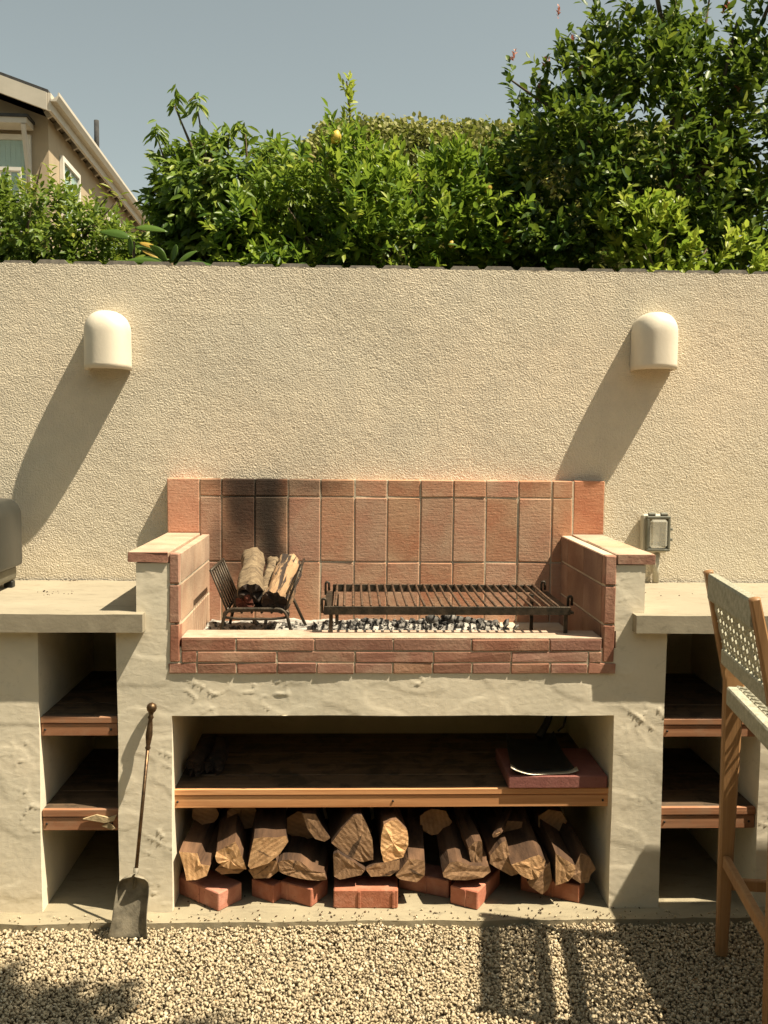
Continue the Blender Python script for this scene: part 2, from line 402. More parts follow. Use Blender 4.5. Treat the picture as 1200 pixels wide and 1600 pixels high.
m, t, b = new_mat('clear_plastic'); b.inputs['Base Color'].default_value = (.75, .72, .60, 1); b.inputs['Roughness'].default_value = .15
tp = t.nodes.new('ShaderNodeBsdfTransparent'); ms = t.nodes.new('ShaderNodeMixShader'); ms.inputs[0].default_value = .3; t.links.new(tp.outputs[0], ms.inputs[1]); t.links.new(b.outputs[0], ms.inputs[2]); t.links.new(ms.outputs[0], t.nodes['Material Output'].inputs[0]); M['clear'] = m
# pebbles with a colour of their own each
m, t, b = new_mat('gravel_stone'); n = N(t); at = n.n('ShaderNodeAttribute', attribute_name='rnd')
c = n.ramp(at.outputs['Fac'], [(0, (.15, .11, .065)), (.2, (.33, .26, .16)), (.6, (.46, .37, .235)), (.85, (.56, .465, .31)), (1, (.64, .57, .43))])
c = n.mix(n.ramp(n.noise(n.coord('World'), 160, 3, .6), [(.5, (0, 0, 0)), (.7, (.4, .4, .4))]), c, (.30, .235, .14))
n.l(c, b.inputs['Base Color']); b.inputs['Roughness'].default_value = .85; M['pebble'] = m
M['dirt'] = simple('packed_gravel_bed', (.09, .07, .045), (.18, .15, .10), 40, .95, .6, 200, kind='World')

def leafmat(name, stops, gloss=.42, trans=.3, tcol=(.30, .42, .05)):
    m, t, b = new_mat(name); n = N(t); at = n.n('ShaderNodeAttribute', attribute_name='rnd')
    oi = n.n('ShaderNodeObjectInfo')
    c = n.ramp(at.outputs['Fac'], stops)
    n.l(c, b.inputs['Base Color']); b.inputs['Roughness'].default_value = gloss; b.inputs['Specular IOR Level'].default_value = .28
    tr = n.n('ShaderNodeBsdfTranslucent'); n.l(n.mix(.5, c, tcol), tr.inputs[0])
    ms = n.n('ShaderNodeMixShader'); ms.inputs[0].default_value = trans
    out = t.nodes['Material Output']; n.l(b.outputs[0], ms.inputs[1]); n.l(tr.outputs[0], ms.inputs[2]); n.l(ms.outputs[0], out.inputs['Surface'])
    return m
M['lemonleaf'] = leafmat('citrus_leaf', [(0, (.025, .06, .008)), (.3, (.07, .14, .013)), (.6, (.19, .27, .023)), (1, (.45, .48, .07))], .40, .42)
M['shrubleaf'] = leafmat('glossy_shrub_leaf', [(0, (.018, .042, .008)), (.4, (.05, .10, .013)), (.72, (.15, .20, .02)), (1, (.36, .38, .06))], .42, .25)
M['treeleaf'] = leafmat('narrow_tree_leaf', [(0, (.045, .09, .012)), (.5, (.12, .19, .022)), (.9, (.28, .32, .05)), (1, (.26, .18, .05))])
M['vineleaf'] = leafmat('vine_leaf', [(0, (.04, .075, .010)), (.5, (.12, .18, .02)), (.9, (.26, .29, .035)), (1, (.26, .22, .05))], .45)
M['hedgeleaf'] = leafmat('hedge_leaf', [(0, (.17, .18, .045)), (.6, (.27, .255, .07)), (1, (.42, .36, .11))], .6, .2)
M['bigleaf'] = leafmat('broad_leaf', [(0, (.06, .12, .018)), (1, (.10, .17, .025))], .35, .35)
M['yellowleaf'] = leafmat('yellowing_leaf', [(0, (.40, .26, .04)), (1, (.45, .30, .05))], .5, .3)
M['dryleaf'] = leafmat('dry_fallen_leaf', [(0, (.10, .06, .03)), (1, (.30, .19, .09))], .7, .1, (.3, .2, .1))
M['pink'] = leafmat('pink_new_growth', [(0, (.30, .10, .08)), (1, (.50, .26, .19))], .5, .25, (.5, .15, .1))
M['lemon'] = simple('lemon_skin', (.50, .33, .04), (.58, .42, .07), 8, .5, .2, 90)
M['twig'] = simple('twig', (.06, .045, .025), (.13, .095, .055), 30, .9)
M['core'] = simple('hedge_core_shade', (.012, .028, .006), (.02, .045, .009), 20, .9)  # near-black hedge core: shade between the leaves put into the colour

# ------------------------------------------------------------------ leaves
LEAFP = np.array([(0, 0, 0), (.33, -.42, .06), (.33, 0, -.04), (.33, .42, .06), (.7, -.36, .02), (.7, 0, -.07), (.7, .36, .02), (1, 0, -.12)])
LEAFF3 = np.array([(0, 1, 2), (0, 2, 3), (4, 7, 5), (5, 7, 6)]); LEAFF4 = np.array([(1, 4, 5, 2), (2, 5, 6, 3)])
def norm(a): return a/np.maximum(np.linalg.norm(a, axis=-1, keepdims=True), 1e-9)
def leaf_frames(B, D, Nn, L, Wd):
    D = norm(D); Nn = norm(Nn - D*(Nn*D).sum(1)[:, None]); Sd = np.cross(Nn, D)
    return D*L[:, None], Sd*Wd[:, None], Nn*L[:, None]
def leaves_mesh(name, B, D, Nn, L, Wd, rnd):
    a, b_, c = leaf_frames(B, D, Nn, L, Wd)
    V = B[:, None] + LEAFP[None, :, 0:1]*a[:, None] + LEAFP[None, :, 1:2]*b_[:, None] + LEAFP[None, :, 2:3]*c[:, None]
    k = np.arange(len(B))[:, None, None]*8
    me = mesh_np(name, V.reshape(-1, 3), [(LEAFF3[None]+k).reshape(-1, 3), (LEAFF4[None]+k).reshape(-1, 4)], True)
    at = me.attributes.new('rnd', 'FLOAT', 'POINT'); at.data.foreach_set('value', np.repeat(rnd, 8).astype(np.float32))
    return me
_lv = {}
def leaf_single(mat):
    if mat.name not in _lv:
        out = []
        for r in (.1, .35, .6, .8, .95):
            me = leaves_mesh('leaf', np.zeros((1, 3)), np.array([[1., 0, 0]]), np.array([[0, 0, 1.]]), np.ones(1), np.ones(1), np.array([r]))
            me.materials.append(mat); out.append(me)
        _lv[mat.name] = out
    return _lv[mat.name]
def leaf_parts(B, D, Nn, L, Wd, rnd, mat, parent):
    a, b_, c = leaf_frames(B, D, Nn, L, Wd); ms = leaf_single(mat); off = Vector(parent.location)
    for i in range(len(B)):
        o = bpy.data.objects.new('leaf', ms[min(4, int(rnd[i]*5))]); COL.objects.link(o); o.parent = parent
        X, Y_, Z_ = a[i], b_[i], c[i]; p = Vector(B[i])-off
        o.matrix_local = Matrix(((X[0], Y_[0], Z_[0], p.x), (X[1], Y_[1], Z_[1], p.y), (X[2], Y_[2], Z_[2], p.z), (0, 0, 0, 1)))
def sprays(P, D, n, tl, L, wr, ang=55, droop=0., up=.5, r=None):
    """leaves set round short twigs; P tips' roots, D twig directions"""
    r = r or rng; k = len(P); D = norm(D)
    t = np.tile(np.linspace(.15, 1, n), k) + r.normal(size=k*n)*.05
    Pp = np.repeat(P, n, 0); Dd = np.repeat(D, n, 0); TL = np.repeat(r.uniform(tl*.6, tl*1.3, k), n)
    B = Pp + Dd*(t*TL)[:, None]
    rv = r.normal(size=(k*n, 3)); perp = norm(rv - Dd*(rv*Dd).sum(1)[:, None])
    an = np.radians(ang*(1.15 - .6*t) + r.normal(size=k*n)*12)
    LD = Dd*np.cos(an)[:, None] + perp*np.sin(an)[:, None]; LD[:, 2] -= droop
    NN = Dd*.5 - perp*.3 + np.array([.25, -.1, up+.35]) + r.normal(size=(k*n, 3))*.35
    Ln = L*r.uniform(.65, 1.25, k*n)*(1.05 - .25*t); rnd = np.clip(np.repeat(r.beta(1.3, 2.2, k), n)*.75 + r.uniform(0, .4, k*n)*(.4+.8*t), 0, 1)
    return B, LD, NN, Ln, Ln*wr*1.05, rnd
def blob_sites(blobs, dens, r=None, gap=-.15, freq=2.6, shell=.62):
    """random sites in a union of ellipsoids, thinned where a noise field is low; directions outward and up"""
    r = r or rng; PP = []; DD = []
    for (cx, cy, cz, rx, ry, rz) in blobs:
        k = int(dens*(rx*ry+ry*rz+rx*rz)*4)
        d = norm(r.normal(size=(k, 3))); rad = r.uniform(shell**3, 1.0, k)**(1/3)
        lump = 1 + .22*perlin(d*2.2 + np.array([cx*3, cy*3, cz*3]))
        p = np.array([cx, cy, cz]) + d*np.array([rx, ry, rz])*(rad*lump)[:, None]
        PP.append(p); DD.append(d + np.array([0, -.15, .55]) + r.normal(size=(k, 3))*.35)
    P = np.concatenate(PP); D = np.concatenate(DD)
    keep = perlin(P*freq + 11.3) > gap
    return P[keep], D[keep]
def make_plant(root, mat, arr, nparts, dist=(0, -3.485, 1.38), part_name='foliage'):
    B, LD, NN, Ln, Wd, rnd = arr
    far = np.linalg.norm(B - np.array(dist), axis=1)
    vis = (B[:, 2] > 2.05) & (np.abs(B[:, 0]) < 1.9)
    score = np.where(vis, Ln/far, 0); idx = np.argsort(-score); big = idx[:nparts]; rest = np.ones(len(B), bool); rest[big] = False
    off = np.array(root.location)
    me = leaves_mesh(part_name, B[rest]-off, LD[rest], NN[rest], Ln[rest], Wd[rest], rnd[rest])
    o = link(part_name, me, mat, root); o['kind'] = 'stuff'
    leaf_parts(B[big], LD[big], NN[big], Ln[big], Wd[big], rnd[big], mat, root)
def limbs(root, trunk_pts, r0_, branches, mat=None):
    off = Vector(root.location); mb = MB()
    pts = [Vector(p)-off for p in trunk_pts]; k = len(pts)
    mb.tube(pts, [r0_*(1-.6*i/(k-1)) for i in range(k)], 9); mb.build('trunk', mat or M['twig'], root)
    mb = MB()
    for br in branches:
        q = [Vector(p)-off for p in br]; k2 = len(q)
        mb.tube(q, [max(.003, r0_*.35*(1-.85*i/(k2-1))) for i in range(k2)], 6)
    if branches: mb.build('branches', mat or M['twig'], root)
def branch_set(base, tips, r=None):
    out = []; b0 = Vector(base)
    for tp in tips:
        tp = Vector(tp); mid = b0.lerp(tp, .5) + Vector((random.uniform(-.08, .08), random.uniform(-.06, .06), random.uniform(.0, .1)))
        out.append([b0, b0.lerp(mid, .5)+Vector((0, 0, .03)), mid, tp.lerp(mid, .4), tp])
    return out

# ------------------------------------------------------------------ ground
GZ = -.062
def struct(name, me, mat): o = link(name, me, mat); o['kind'] = 'structure'; return o
g = MB(); g.add([(-300, -300, GZ-.03), (300, -300, GZ-.03), (300, 300, GZ-.03), (-300, 300, GZ-.03)], [(0, 1, 2, 3)])
go = g.build('ground', M['dirt']); go['kind'] = 'structure'

ICO = None
def ico():
    ph = (1+5**.5)/2
    V = norm(np.array([(-1, ph, 0), (1, ph, 0), (-1, -ph, 0), (1, -ph, 0), (0, -1, ph), (0, 1, ph), (0, -1, -ph), (0, 1, -ph), (ph, 0, -1), (ph, 0, 1), (-ph, 0, -1), (-ph, 0, 1)], float))
    F = np.array([(0, 11, 5), (0, 5, 1), (0, 1, 7), (0, 7, 10), (0, 10, 11), (1, 5, 9), (5, 11, 4), (11, 10, 2), (10, 7, 6), (7, 1, 8), (3, 9, 4), (3, 4, 2), (3, 2, 6), (3, 6, 8), (3, 8, 9), (4, 9, 5), (2, 4, 11), (6, 2, 10), (8, 6, 7), (9, 8, 1)])
    return V, F
IV, IF = ico()
def stones(name, C, R, mat, r, flat=(.45, 1.), jit=.30, parent=None, cols=None):
    k = len(C); q = norm(r.normal(size=(k, 4)))
    a, b_, c, d = q.T
    Rm = np.stack([1-2*(c*c+d*d), 2*(b_*c-a*d), 2*(b_*d+a*c), 2*(b_*c+a*d), 1-2*(b_*b_+d*d), 2*(c*d-a*b_), 2*(b_*d-a*c), 2*(c*d+a*b_), 1-2*(b_*b_+c*c)], 1).reshape(-1, 3, 3)
    sc = np.stack([np.ones(k), r.uniform(.6, 1., k), r.uniform(flat[0], flat[1], k)*.8], 1)
    V = IV[None]*(1+r.normal(size=(k, 12, 1))*jit)*sc[:, None]
    V = np.einsum('kij,kvj->kvi', Rm, V)*R[:, None, None] + C[:, None]
    F = (IF[None] + (np.arange(k)*12)[:, None, None]).reshape(-1, 3)
    me = mesh_np(name, V.reshape(-1, 3), [F]); at = me.attributes.new('rnd', 'FLOAT', 'POINT')
    at.data.foreach_set('value', np.repeat(cols if cols is not None else r.beta(2, 1.8, k), 12).astype(np.float32))
    o = link(name, me, mat, parent); o['kind'] = 'stuff'; return o
r1 = np.random.default_rng(21)
def gravel_pts(x0, x1, y0, y1, sp, r):
    nx = int((x1-x0)/sp); ny = int((y1-y0)/sp)
    X, Y_ = np.meshgrid(np.linspace(x0, x1, nx), np.linspace(y0, y1, ny)); P = np.stack([X.ravel(), Y_.ravel()], 1) + r.normal(size=(nx*ny, 2))*sp*.45
    return P
P1 = gravel_pts(-1.6, 1.75, -1.85, -.69, .0084, r1); R1 = r1.uniform(.0030, .0062, len(P1))*np.where(r1.random(len(P1)) < .06, 1.35, 1)
edge = -.705 + .008*perlin(np.stack([P1[:, 0]*9, P1[:, 0]*0, P1[:, 0]*0], 1))
und = .006*perlin(np.stack([P1[:, 0]*5, P1[:, 1]*5, P1[:, 0]*0], 1))
keep = P1[:, 1] < edge
C1 = np.column_stack([P1, GZ-.010 + und + r1.uniform(-.004, .004, len(P1))])[keep]
stones('gravel', C1, R1[keep], M['pebble'], r1)
P2 = gravel_pts(-1.9, 2.1, -3.4, -1.95, .03, r1); C2 = np.column_stack([P2, np.full(len(P2), GZ-.02)])
stones('gravel', C2, r1.uniform(.009, .016, len(P2)), M['pebble'], r1)
k = 260; xs3 = r1.uniform(-1.5, 1.6, k); stones('gravel', np.column_stack([xs3, -.712+np.abs(r1.normal(0, .022, k)), np.full(k, -.0515)]), r1.uniform(.002, .0045, k), M['pebble'], r1)
# lower layer so that no bare sheet shows between stones
P3 = gravel_pts(-1.9, 2.1, -1.95, -.70, .017, r1); C3 = np.column_stack([P3, np.full(len(P3), GZ-.020)])
stones('gravel', C3, r1.uniform(.007, .011, len(P3)), M['pebble'], r1, cols=r1.uniform(.15, .65, len(P3)))

# ------------------------------------------------------------------ gridded masonry with relief
def grid_face(o, u, v, nu, nv):
    U, V_ = np.meshgrid(np.linspace(0, 1, nu+1), np.linspace(0, 1, nv+1), indexing='ij')
    P = np.array(o)[None, None]+U[..., None]*np.array(u)+V_[..., None]*np.array(v)
    i, j = np.meshgrid(np.arange(nu), np.arange(nv), indexing='ij'); a = (i*(nv+1)+j).ravel()
    return P.reshape(-1, 3), np.stack([a, a+nv+1, a+nv+2, a+1], 1)
class GB:
    def __init__(s): s.V = []; s.F = []; s.k = 0
    def face(s, o, u, v, step):
        nu = max(1, int(round(np.linalg.norm(u)/step))); nv = max(1, int(round(np.linalg.norm(v)/step)))
        P, F = grid_face(o, u, v, nu, nv); s.V.append(P); s.F.append(F+s.k); s.k += len(P); return s
    def box(s, x0, x1, y0, y1, z0, z1, step=.006, coarse=.02, faces='f l r t b'):
        dx, dy, dz = x1-x0, y1-y0, z1-z0
        if 'f' in faces: s.face((x0, y0, z0), (dx, 0, 0), (0, 0, dz), step)
        if 'k' in faces: s.face((x1, y1, z0), (-dx, 0, 0), (0, 0, dz), coarse)
        if 'l' in faces: s.face((x0, y1, z0), (0, -dy, 0), (0, 0, dz), step*2)
        if 'r' in faces: s.face((x1, y0, z0), (0, dy, 0), (0, 0, dz), step*2)
        if 't' in faces: s.face((x0, y0, z1), (dx, 0, 0), (0, dy, 0), step*2)
        if 'b' in faces: s.face((x0, y1, z0), (dx, 0, 0), (0, -dy, 0), step*2)
        return s
    def build(s, name, mat, parent, disp, smooth=True):
        V = np.concatenate(s.V); V = disp(V); me = mesh_np(name, V, [np.concatenate(s.F)], smooth)
        return link(name, me, mat, parent)
def disp_plaster(V, amp=1.):
    out = V.copy()
    for a in range(3):
        out[:, a] += amp*(.0024*perlin(V*3.2+a*31.7) + .00028*perlin(V*17+a*13.1))
    front = V[:, 1] < -.60
    q = perlin(np.stack([V[:, 0]*13+V[:, 2]*4, V[:, 1]*4, V[:, 2]*17], 1)+5.5)
    msk = np.clip(perlin(V*3.7+71.3)*3.2+.35, 0, 1)
    ridge = 1.7*np.exp(-(q/.024)**2)*np.clip(perlin(V*8+1.7)*2.2-.1, 0, 1)*msk*.0024 + np.clip(perlin(V*np.array([7, 7, 12])+2.2)*6, 0, 1)*.0011 + .00022*perlin(V*60)+.0004*perlin(V*120)
    out[:, 1] -= np.where(front, ridge, 0)*amp
    return out
def disp_counter(V):
    out = V.copy()
    for a in range(3): out[:, a] += .0018*perlin(V*7+a*9.7)+.0006*perlin(V*30+a*3.3)
    return out

# garden wall behind everything
wall = thing('garden_wall', 'tall cream stucco garden wall behind the brick barbecue', 'wall', (0, 0, 0))
def disp_wall(V):
    out = V.copy(); q = (perlin(V*np.array([125,1,125])+3) + .9*perlin(V*np.array([205,1,205])+9))*(.8+.5*perlin(V*6+40))
    h = .0007*np.clip(q, -.7, 1.2) + .0005*perlin(V*26+1) + .0026*perlin(V*2.6+8) 
    h = h + np.random.default_rng(1).normal(size=len(V))*.00022
    out[:, 1] -= np.where(np.abs(V[:, 1]) < 1e-6, h, 0)
    out[:, 2] += np.where(V[:, 2] > 1.98, .0025*perlin(V*12)+.002*perlin(V*60), 0)
    return out
gb = GB(); gb.face((-1.75, 0, .82), (3.65, 0, 0), (0, 0, 1.173), .0036)
gb.face((-1.75, 0, 1.993), (3.65, 0, 0), (0, .16, 0), .02)
gb.face((-1.75, 0, -.2), (3.65, 0, 0), (0, 0, 1.02), .03)
gb.face((1.9, .16, -.2), (-3.65, 0, 0), (0, 0, 2.193), .05)
gb.build('stucco_face', M['stucco'], wall, disp_wall)
mb = MB(); mb.box(-6, -1.75, .0, .16, -.2, 1.993); mb.box(1.9, 6, .0, .16, -.2, 1.993); mb.build('wall_run', M['stucco'], wall)

# ------------------------------------------------------------------ barbecue and counters
bbq = thing('masonry_barbecue', 'long plastered masonry barbecue with a firebrick hearth and concrete side counters', 'barbecue', (0, 0, 0))
FY = -.643; YB = -.02
sb = GB(); E9 = .0055
sb.box(-1.75, -.925, FY, YB, -.07, .812, E9, faces='f r')                     # left pier
sb.box(-.693, -.533, FY, YB, -.07, .812, E9, faces='f l r')                   # left pillar
sb.box(-.633, -.533, FY, YB, .812, 1.012, E9, faces='f l r')
sb.face((-.693, FY, .812), (.16, 0, 0), (0, .6, 0), .012)
sb.box(-.533, .805, FY, YB, .552, .76, E9, faces='f b')                       # lintel
sb.face((-.533, FY, .76), (.013, 0, 0), (0, 0, .252), E9)
sb.box(.805, .960, FY, YB, -.07, .812, E9, faces='f l r')                     # right pillar
sb.box(.800, .889, FY, YB, .812, 1.012, E9, faces='f l r')
sb.face((.80, FY, .812), (.16, 0, 0), (0, .6, 0), .012)
sb.box(1.26, 2.1, FY, YB, -.07, .812, E9, faces='f l')                        # right pier
sb.build('plaster_body', M['plaster'], bbq, disp_plaster)
cb = GB()
cb.face((-.94, -.03, -.07), (.26, 0, 0), (0, 0, .9), .03); cb.face((-.54, -.03, -.07), (1.36, 0, 0), (0, 0, .64), .03); cb.face((.94, -.03, -.07), (.34, 0, 0), (0, 0, .9), .03)
cb.build('niche_back', M['plaster'], bbq, lambda V: disp_plaster(V, .6))
# footing slab
fb = GB(); fb.box(-1.75, 2.1, -.712, -.01, -.13, -.055, .012, faces='f t'); 
def disp_slab(V):
    out = disp_counter(V); fr = V[:, 1] < -.70
    out[:, 1] += np.where(fr, .010*perlin(V*np.array([6., 0, 0]))+.004*perlin(V*np.array([31., 0, 0])), 0); return out
so_ = fb.build('concrete_footing', M['slab'], None, disp_slab); so_['kind'] = 'structure'
# counters
for x0, x1, nm in ((-1.75, -.607, 'l'), (.853, 2.1, 'r')):
    c = GB(); c.box(x0, x1, -.686, -.012, .812, .866, .012, faces='f l r t b'); c.build('counter_slab', M['counter'], bbq, disp_counter)
# mortar bed behind the bricks
SPY = -.042
mb = MB()
mb.box(-.655, .922, SPY+.0025, -.001, .69, 1.2365)
mb.box(-.518, -.506, -.06, -.63, .70, 1.036) if False else None
mb.box(-.536, .803, -.6462, -.09, .684, .712); mb.box(-.499, .759, -.6460, -.54, .7125, .7505)       # hearth core
mb.box(-.499, .759, -.6462, -.535, .751, .7855)
mb.box(-.5325, -.5065, -.642, -.034, .688, 1.036); mb.box(.7675, .7985, -.642, -.034, .688, 1.040)
mb.build('mortar', M['mortar'], bbq)
# splashback tiles
SPY = -.042; zz = lambda z: 1.38-(1.38-z)*1.0055
cols = [1.0055*q_ for q_ in (-.652, -.536, -.459, -.341, -.223, -.107, .014, .131, .25, .368, .485, .603, .724, .8, .917)]
G_ = .0022
for i in range(14):
    a, b_ = cols[i]+G_, cols[i+1]-G_
    yy = SPY + random.uniform(-.0012, .0012)
    if i in (0, 13):
        brick(a, b_, yy, -.002, zz(1.046), zz(1.240), M['tile_end'], bbq, tilt=.001); continue
    for j, (z0, z1) in enumerate(((1.179, 1.239), (.946, 1.175), (.712, .942))):
        brick(a, b_, yy+random.uniform(-.001, .001), -.002, zz(z0), zz(z1), M['tile'], bbq, tilt=.001)
# front courses
def course(xs, z0, z1, ya, yb, mat):
    for a, b_ in zip(xs[:-1], xs[1:]):
        brick(a+.0016, b_-.0016, ya+random.uniform(-.0006, .0006), yb, z0+random.uniform(-.0008, .0008), z1+random.uniform(-.0008, .0008), mat, bbq, b=.0025, jit=.0014, tilt=.0015)
course([-.502, -.339, -.106, .13, .366, .602, .762], .7505, .7862, -.6485, -.53, M['front'])
course([-.502, -.455, -.218, .016, .251, .487, .721, .762], .7155, .7480, -.648, -.56, M['front'])
course([-.540, -.455, -.337, -.217, -.099, .014, .129, .249, .368, .486, .605, .72, .806], .6815, .7130, -.6485, -.56, M['front'])
mb = MB(); mb.box(-.501, .761, -.6470, -.533, .7868, .7905, .001); mb.build('top_ledge', M['ledge'], bbq)  # thin paler strip along the top of the front course
# arms: narrow stacked bricks at the mouth, inner lining, capping tiles
for (xa, xb, xin, xo) in ((-.536, -.505, 1, -.656), (.764, .800, -1, .916)):
    for z0, z1 in ((.7165, .829), (.834, .947), (.952, 1.041)):
        brick(xa+.001, xb-.001, -.6485, -.615, z0, z1, M['front'], bbq, b=.003)
        xl0, xl1 = (xa+.006, xb) if xin > 0 else (xa, xb-.006)
        for y0, y1 in ((-.612, -.385), (-.382, -.155), (-.152, -.045)):
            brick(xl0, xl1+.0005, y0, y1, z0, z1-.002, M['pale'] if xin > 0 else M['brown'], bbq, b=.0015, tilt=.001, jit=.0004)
    # the cap: tiles laid flat over the plaster
    c0, c1 = (xo, xa-.002) if xin > 0 else (xb+.002, xo)
    for y0, y1 in ((-.6445, -.455), (-.452, -.260), (-.257, -.044)):
        brick(c0, c1, y0, y1, 1.014, 1.045, M['pale'] if y0 > -.6 else M['pale'], bbq, b=.003, tilt=.002)
    brick(c0+.0005, c1-.0005, -.6495, -.6448, 1.015, 1.0445, M['front'], bbq, b=.001, tilt=0)
# hearth floor and rear bricks under the ash
mb = MB(); mb.box(-.503, .762, -.53, -.033, .70, .722); mb.build('hearth_floor', M['mortar'], bbq)
# shelves: main
def shelf(x0, x1, ztop, zb, depth, matf, matd, nb, thick=.020, nails=True, y0=-.634, lip=.014):
    s = link('shelf', None, None, bbq)
    step = depth/nb
    for i in range(nb+1):
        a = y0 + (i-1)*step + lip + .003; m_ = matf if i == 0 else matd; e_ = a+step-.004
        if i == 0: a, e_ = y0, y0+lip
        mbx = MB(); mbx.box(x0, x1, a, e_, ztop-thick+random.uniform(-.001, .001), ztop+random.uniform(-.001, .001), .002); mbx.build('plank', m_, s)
    mbx = MB(); mbx.box(x0+.001, x1-.001, y0+.003, y0+.040, zb, ztop-thick-.002, .002); mbx.build('apron', matf, s)
    if nails:
        for nx in (x0+.012, (x0+x1)/2 if x1-x0 > .6 else None, x1-.02):
            if nx is None: continue
            q = MB(); q.lathe([(0, .0035), (.002, .0035), (.0022, 0)], (nx, y0+.0025, (zb+ztop-thick)/2), (0, -1, 0), 8); q.build('nail', M['black'], s)
    return s
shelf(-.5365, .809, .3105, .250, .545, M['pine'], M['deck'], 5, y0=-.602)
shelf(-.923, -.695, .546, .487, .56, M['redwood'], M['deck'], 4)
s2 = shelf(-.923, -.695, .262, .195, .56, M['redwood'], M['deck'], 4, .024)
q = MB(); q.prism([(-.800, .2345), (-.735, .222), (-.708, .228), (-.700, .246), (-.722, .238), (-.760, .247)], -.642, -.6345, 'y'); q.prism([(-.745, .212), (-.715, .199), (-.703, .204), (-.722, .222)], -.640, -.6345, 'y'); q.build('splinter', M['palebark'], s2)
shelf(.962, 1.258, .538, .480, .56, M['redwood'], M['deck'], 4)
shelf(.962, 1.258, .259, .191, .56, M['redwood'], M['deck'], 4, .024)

# ------------------------------------------------------------------ wall lights
def sconce(x, zb, label):
    t = thing('wall_light', label, 'wall light', (x, 0, zb), 0, 'half-round ceramic wall lights on the stucco wall')
    R, Hc, p = .077, .205, .122; seg = 24; mb = MB(); V = []; F = []
    prof = []                                                    # (height, scale)
    for k in range(8): prof.append((.0+.128*k/7, 1.0))
    for k in range(1, 13):
        a = math.pi/2*k/12; prof.append((.128+.077*math.sin(a), math.cos(a)**.75 if k < 12 else .02))
    for inner in (0, 1):
        for h, s_ in prof:
            rr = (1-.11*inner)
            for k in range(seg+1):
                a = math.pi*k/seg; ca, sa = math.cos(a), math.sin(a)
                ex = abs(ca)**.85*(1 if ca > 0 else -1)
                V.append((R*ex*s_*rr, -(p*abs(sa)**.55*(s_**.55))*rr-.002, h*(1 if not inner else .95)))
    n_ = seg+1; m_ = len(prof)
    for inner in (0, 1):
        b0 = inner*n_*m_
        for i in range(m_-1):
            for k in range(seg): F.append((b0+i*n_+k, b0+i*n_+k+1, b0+(i+1)*n_+k+1, b0+(i+1)*n_+k))
    for k in range(seg): F.append((k, n_*m_+k, n_*m_+k+1, k+1))
    mb.add(V, F, 0, True); mb.build('shade', M['ceramic'], t)
    q = MB(); q.box(-.03, .03, -.012, -.001, .03, .15, .003); q.build('back_plate', M['greyplastic'], t)
    q = MB(); q.lathe([(0, .014), (.03, .016), (.035, .022), (.07, .024), (.08, .012), (.081, 0)], (0, -.045, .04), (0, 0, 1), 12); q.build('bulb', M['white'], t)
    return t
sconce(-.860, 1.620, 'cream half-round wall light on the stucco above the counter with the dark lidded grill')
sconce(1.088, 1.640, 'cream half-round wall light on the stucco above the outdoor socket box')

# ------------------------------------------------------------------ socket box
ob = thing('socket_box', 'weatherproof grey socket box with clear cover and conduit on the stucco wall', 'socket', (1.115, 0, 1.05))
q = MB(); q.box(-.052, .045, -.030, -.003, -.072, .070, .006); q.build('back_box', M['greyplastic'], ob)
q = MB()
for a in (((-.040, .047), (-.064, -.055)), ((-.040, .047), (.055, .064)), ((-.040, -.031), (-.055, .055)), ((.038, .047), (-.055, .055))):
    q.box(a[0][0], a[0][1], -.052, -.0302, a[1][0], a[1][1], .002)
q.build('cover_frame', M['gasket'], ob)
q = MB(); q.box(-.028, .035, -.060, -.040, -.052, .052, .008); q.build('clear_cover', M['clear'], ob)
q = MB(); q.box(-.020, .012, -.036, -.031, -.030, .030, .002); q.build('socket_plate', M['greyplastic'], ob)
q = MB(); q.box(-.015, .030, -.0365, -.031, -.050, -.036, .001); q.box(.016, .030, -.0365, -.031, -.030, .036, .001); q.build('socket_inset', M['gasket'], ob)
for sx in (-.02, .025):
    q = MB(); q.lathe([(-.012, .007), (.012, .007)], (sx, -.040, .070), (1, 0, 0), 10); q.build('hinge', M['gasket'], ob)
for sz in (-.022, .016):
    q = MB(); q.box(.0475, .058, -.045, -.030, sz-.005, sz+.005, .002); q.build('latch', M['gasket'], ob)
q = MB(); q.tube([(.008, -.017, -.0725), (.008, -.017, -.182)], .0115, 12); q.build('conduit', M['greyplastic'], ob)

# ------------------------------------------------------------------ gas grill, mostly outside the picture
gg = thing('tabletop_grill', 'dark lidded tabletop grill standing on the concrete counter', 'grill', (-1.372, -.28, .866))
def rrect(x0, x1, z0, z1, rt, rb, n_=8):
    P = []
    for cx, cz, a0, r_ in ((x1-rb, z0+rb, -90, rb), (x1-rt, z1-rt, 0, rt), (x0+rt, z1-rt, 90, rt), (x0+rb, z0+rb, 180, rb)):
        for k in range(n_+1):
            a = math.radians(a0+90*k/n_); P.append((cx+r_*math.cos(a), cz+r_*math.sin(a)))
    return P
def bulged(poly, y0, y1, inset, mb):
    cx = sum(p[0] for p in poly)/len(poly); cz = sum(p[1] for p in poly)/len(poly)
    V = []; rings = [(y0, .90), (y0+inset*.25, .96), (y0+inset, 1), (y1-inset, 1), (y1-inset*.25, .96), (y1, .90)]; n_ = len(poly)
    for y, s_ in rings:
        for u, v in poly: V.append((cx+(u-cx)*s_, y, cz+(v-cz)*s_))
    F = [tuple(range(n_)), tuple(range(5*n_, 6*n_))[::-1]]
    for i in range(5):
        for k in range(n_): F.append((i*n_+k, (i+1)*n_+k, (i+1)*n_+(k+1) % n_, i*n_+(k+1) % n_))
    mb.add(V, F, 0, True)
q = MB(); bulged(rrect(-.24, .243, .075, .305, .055, .012), -.15, .15, .03, q); q.build('lid', M['grillpaint'], gg)
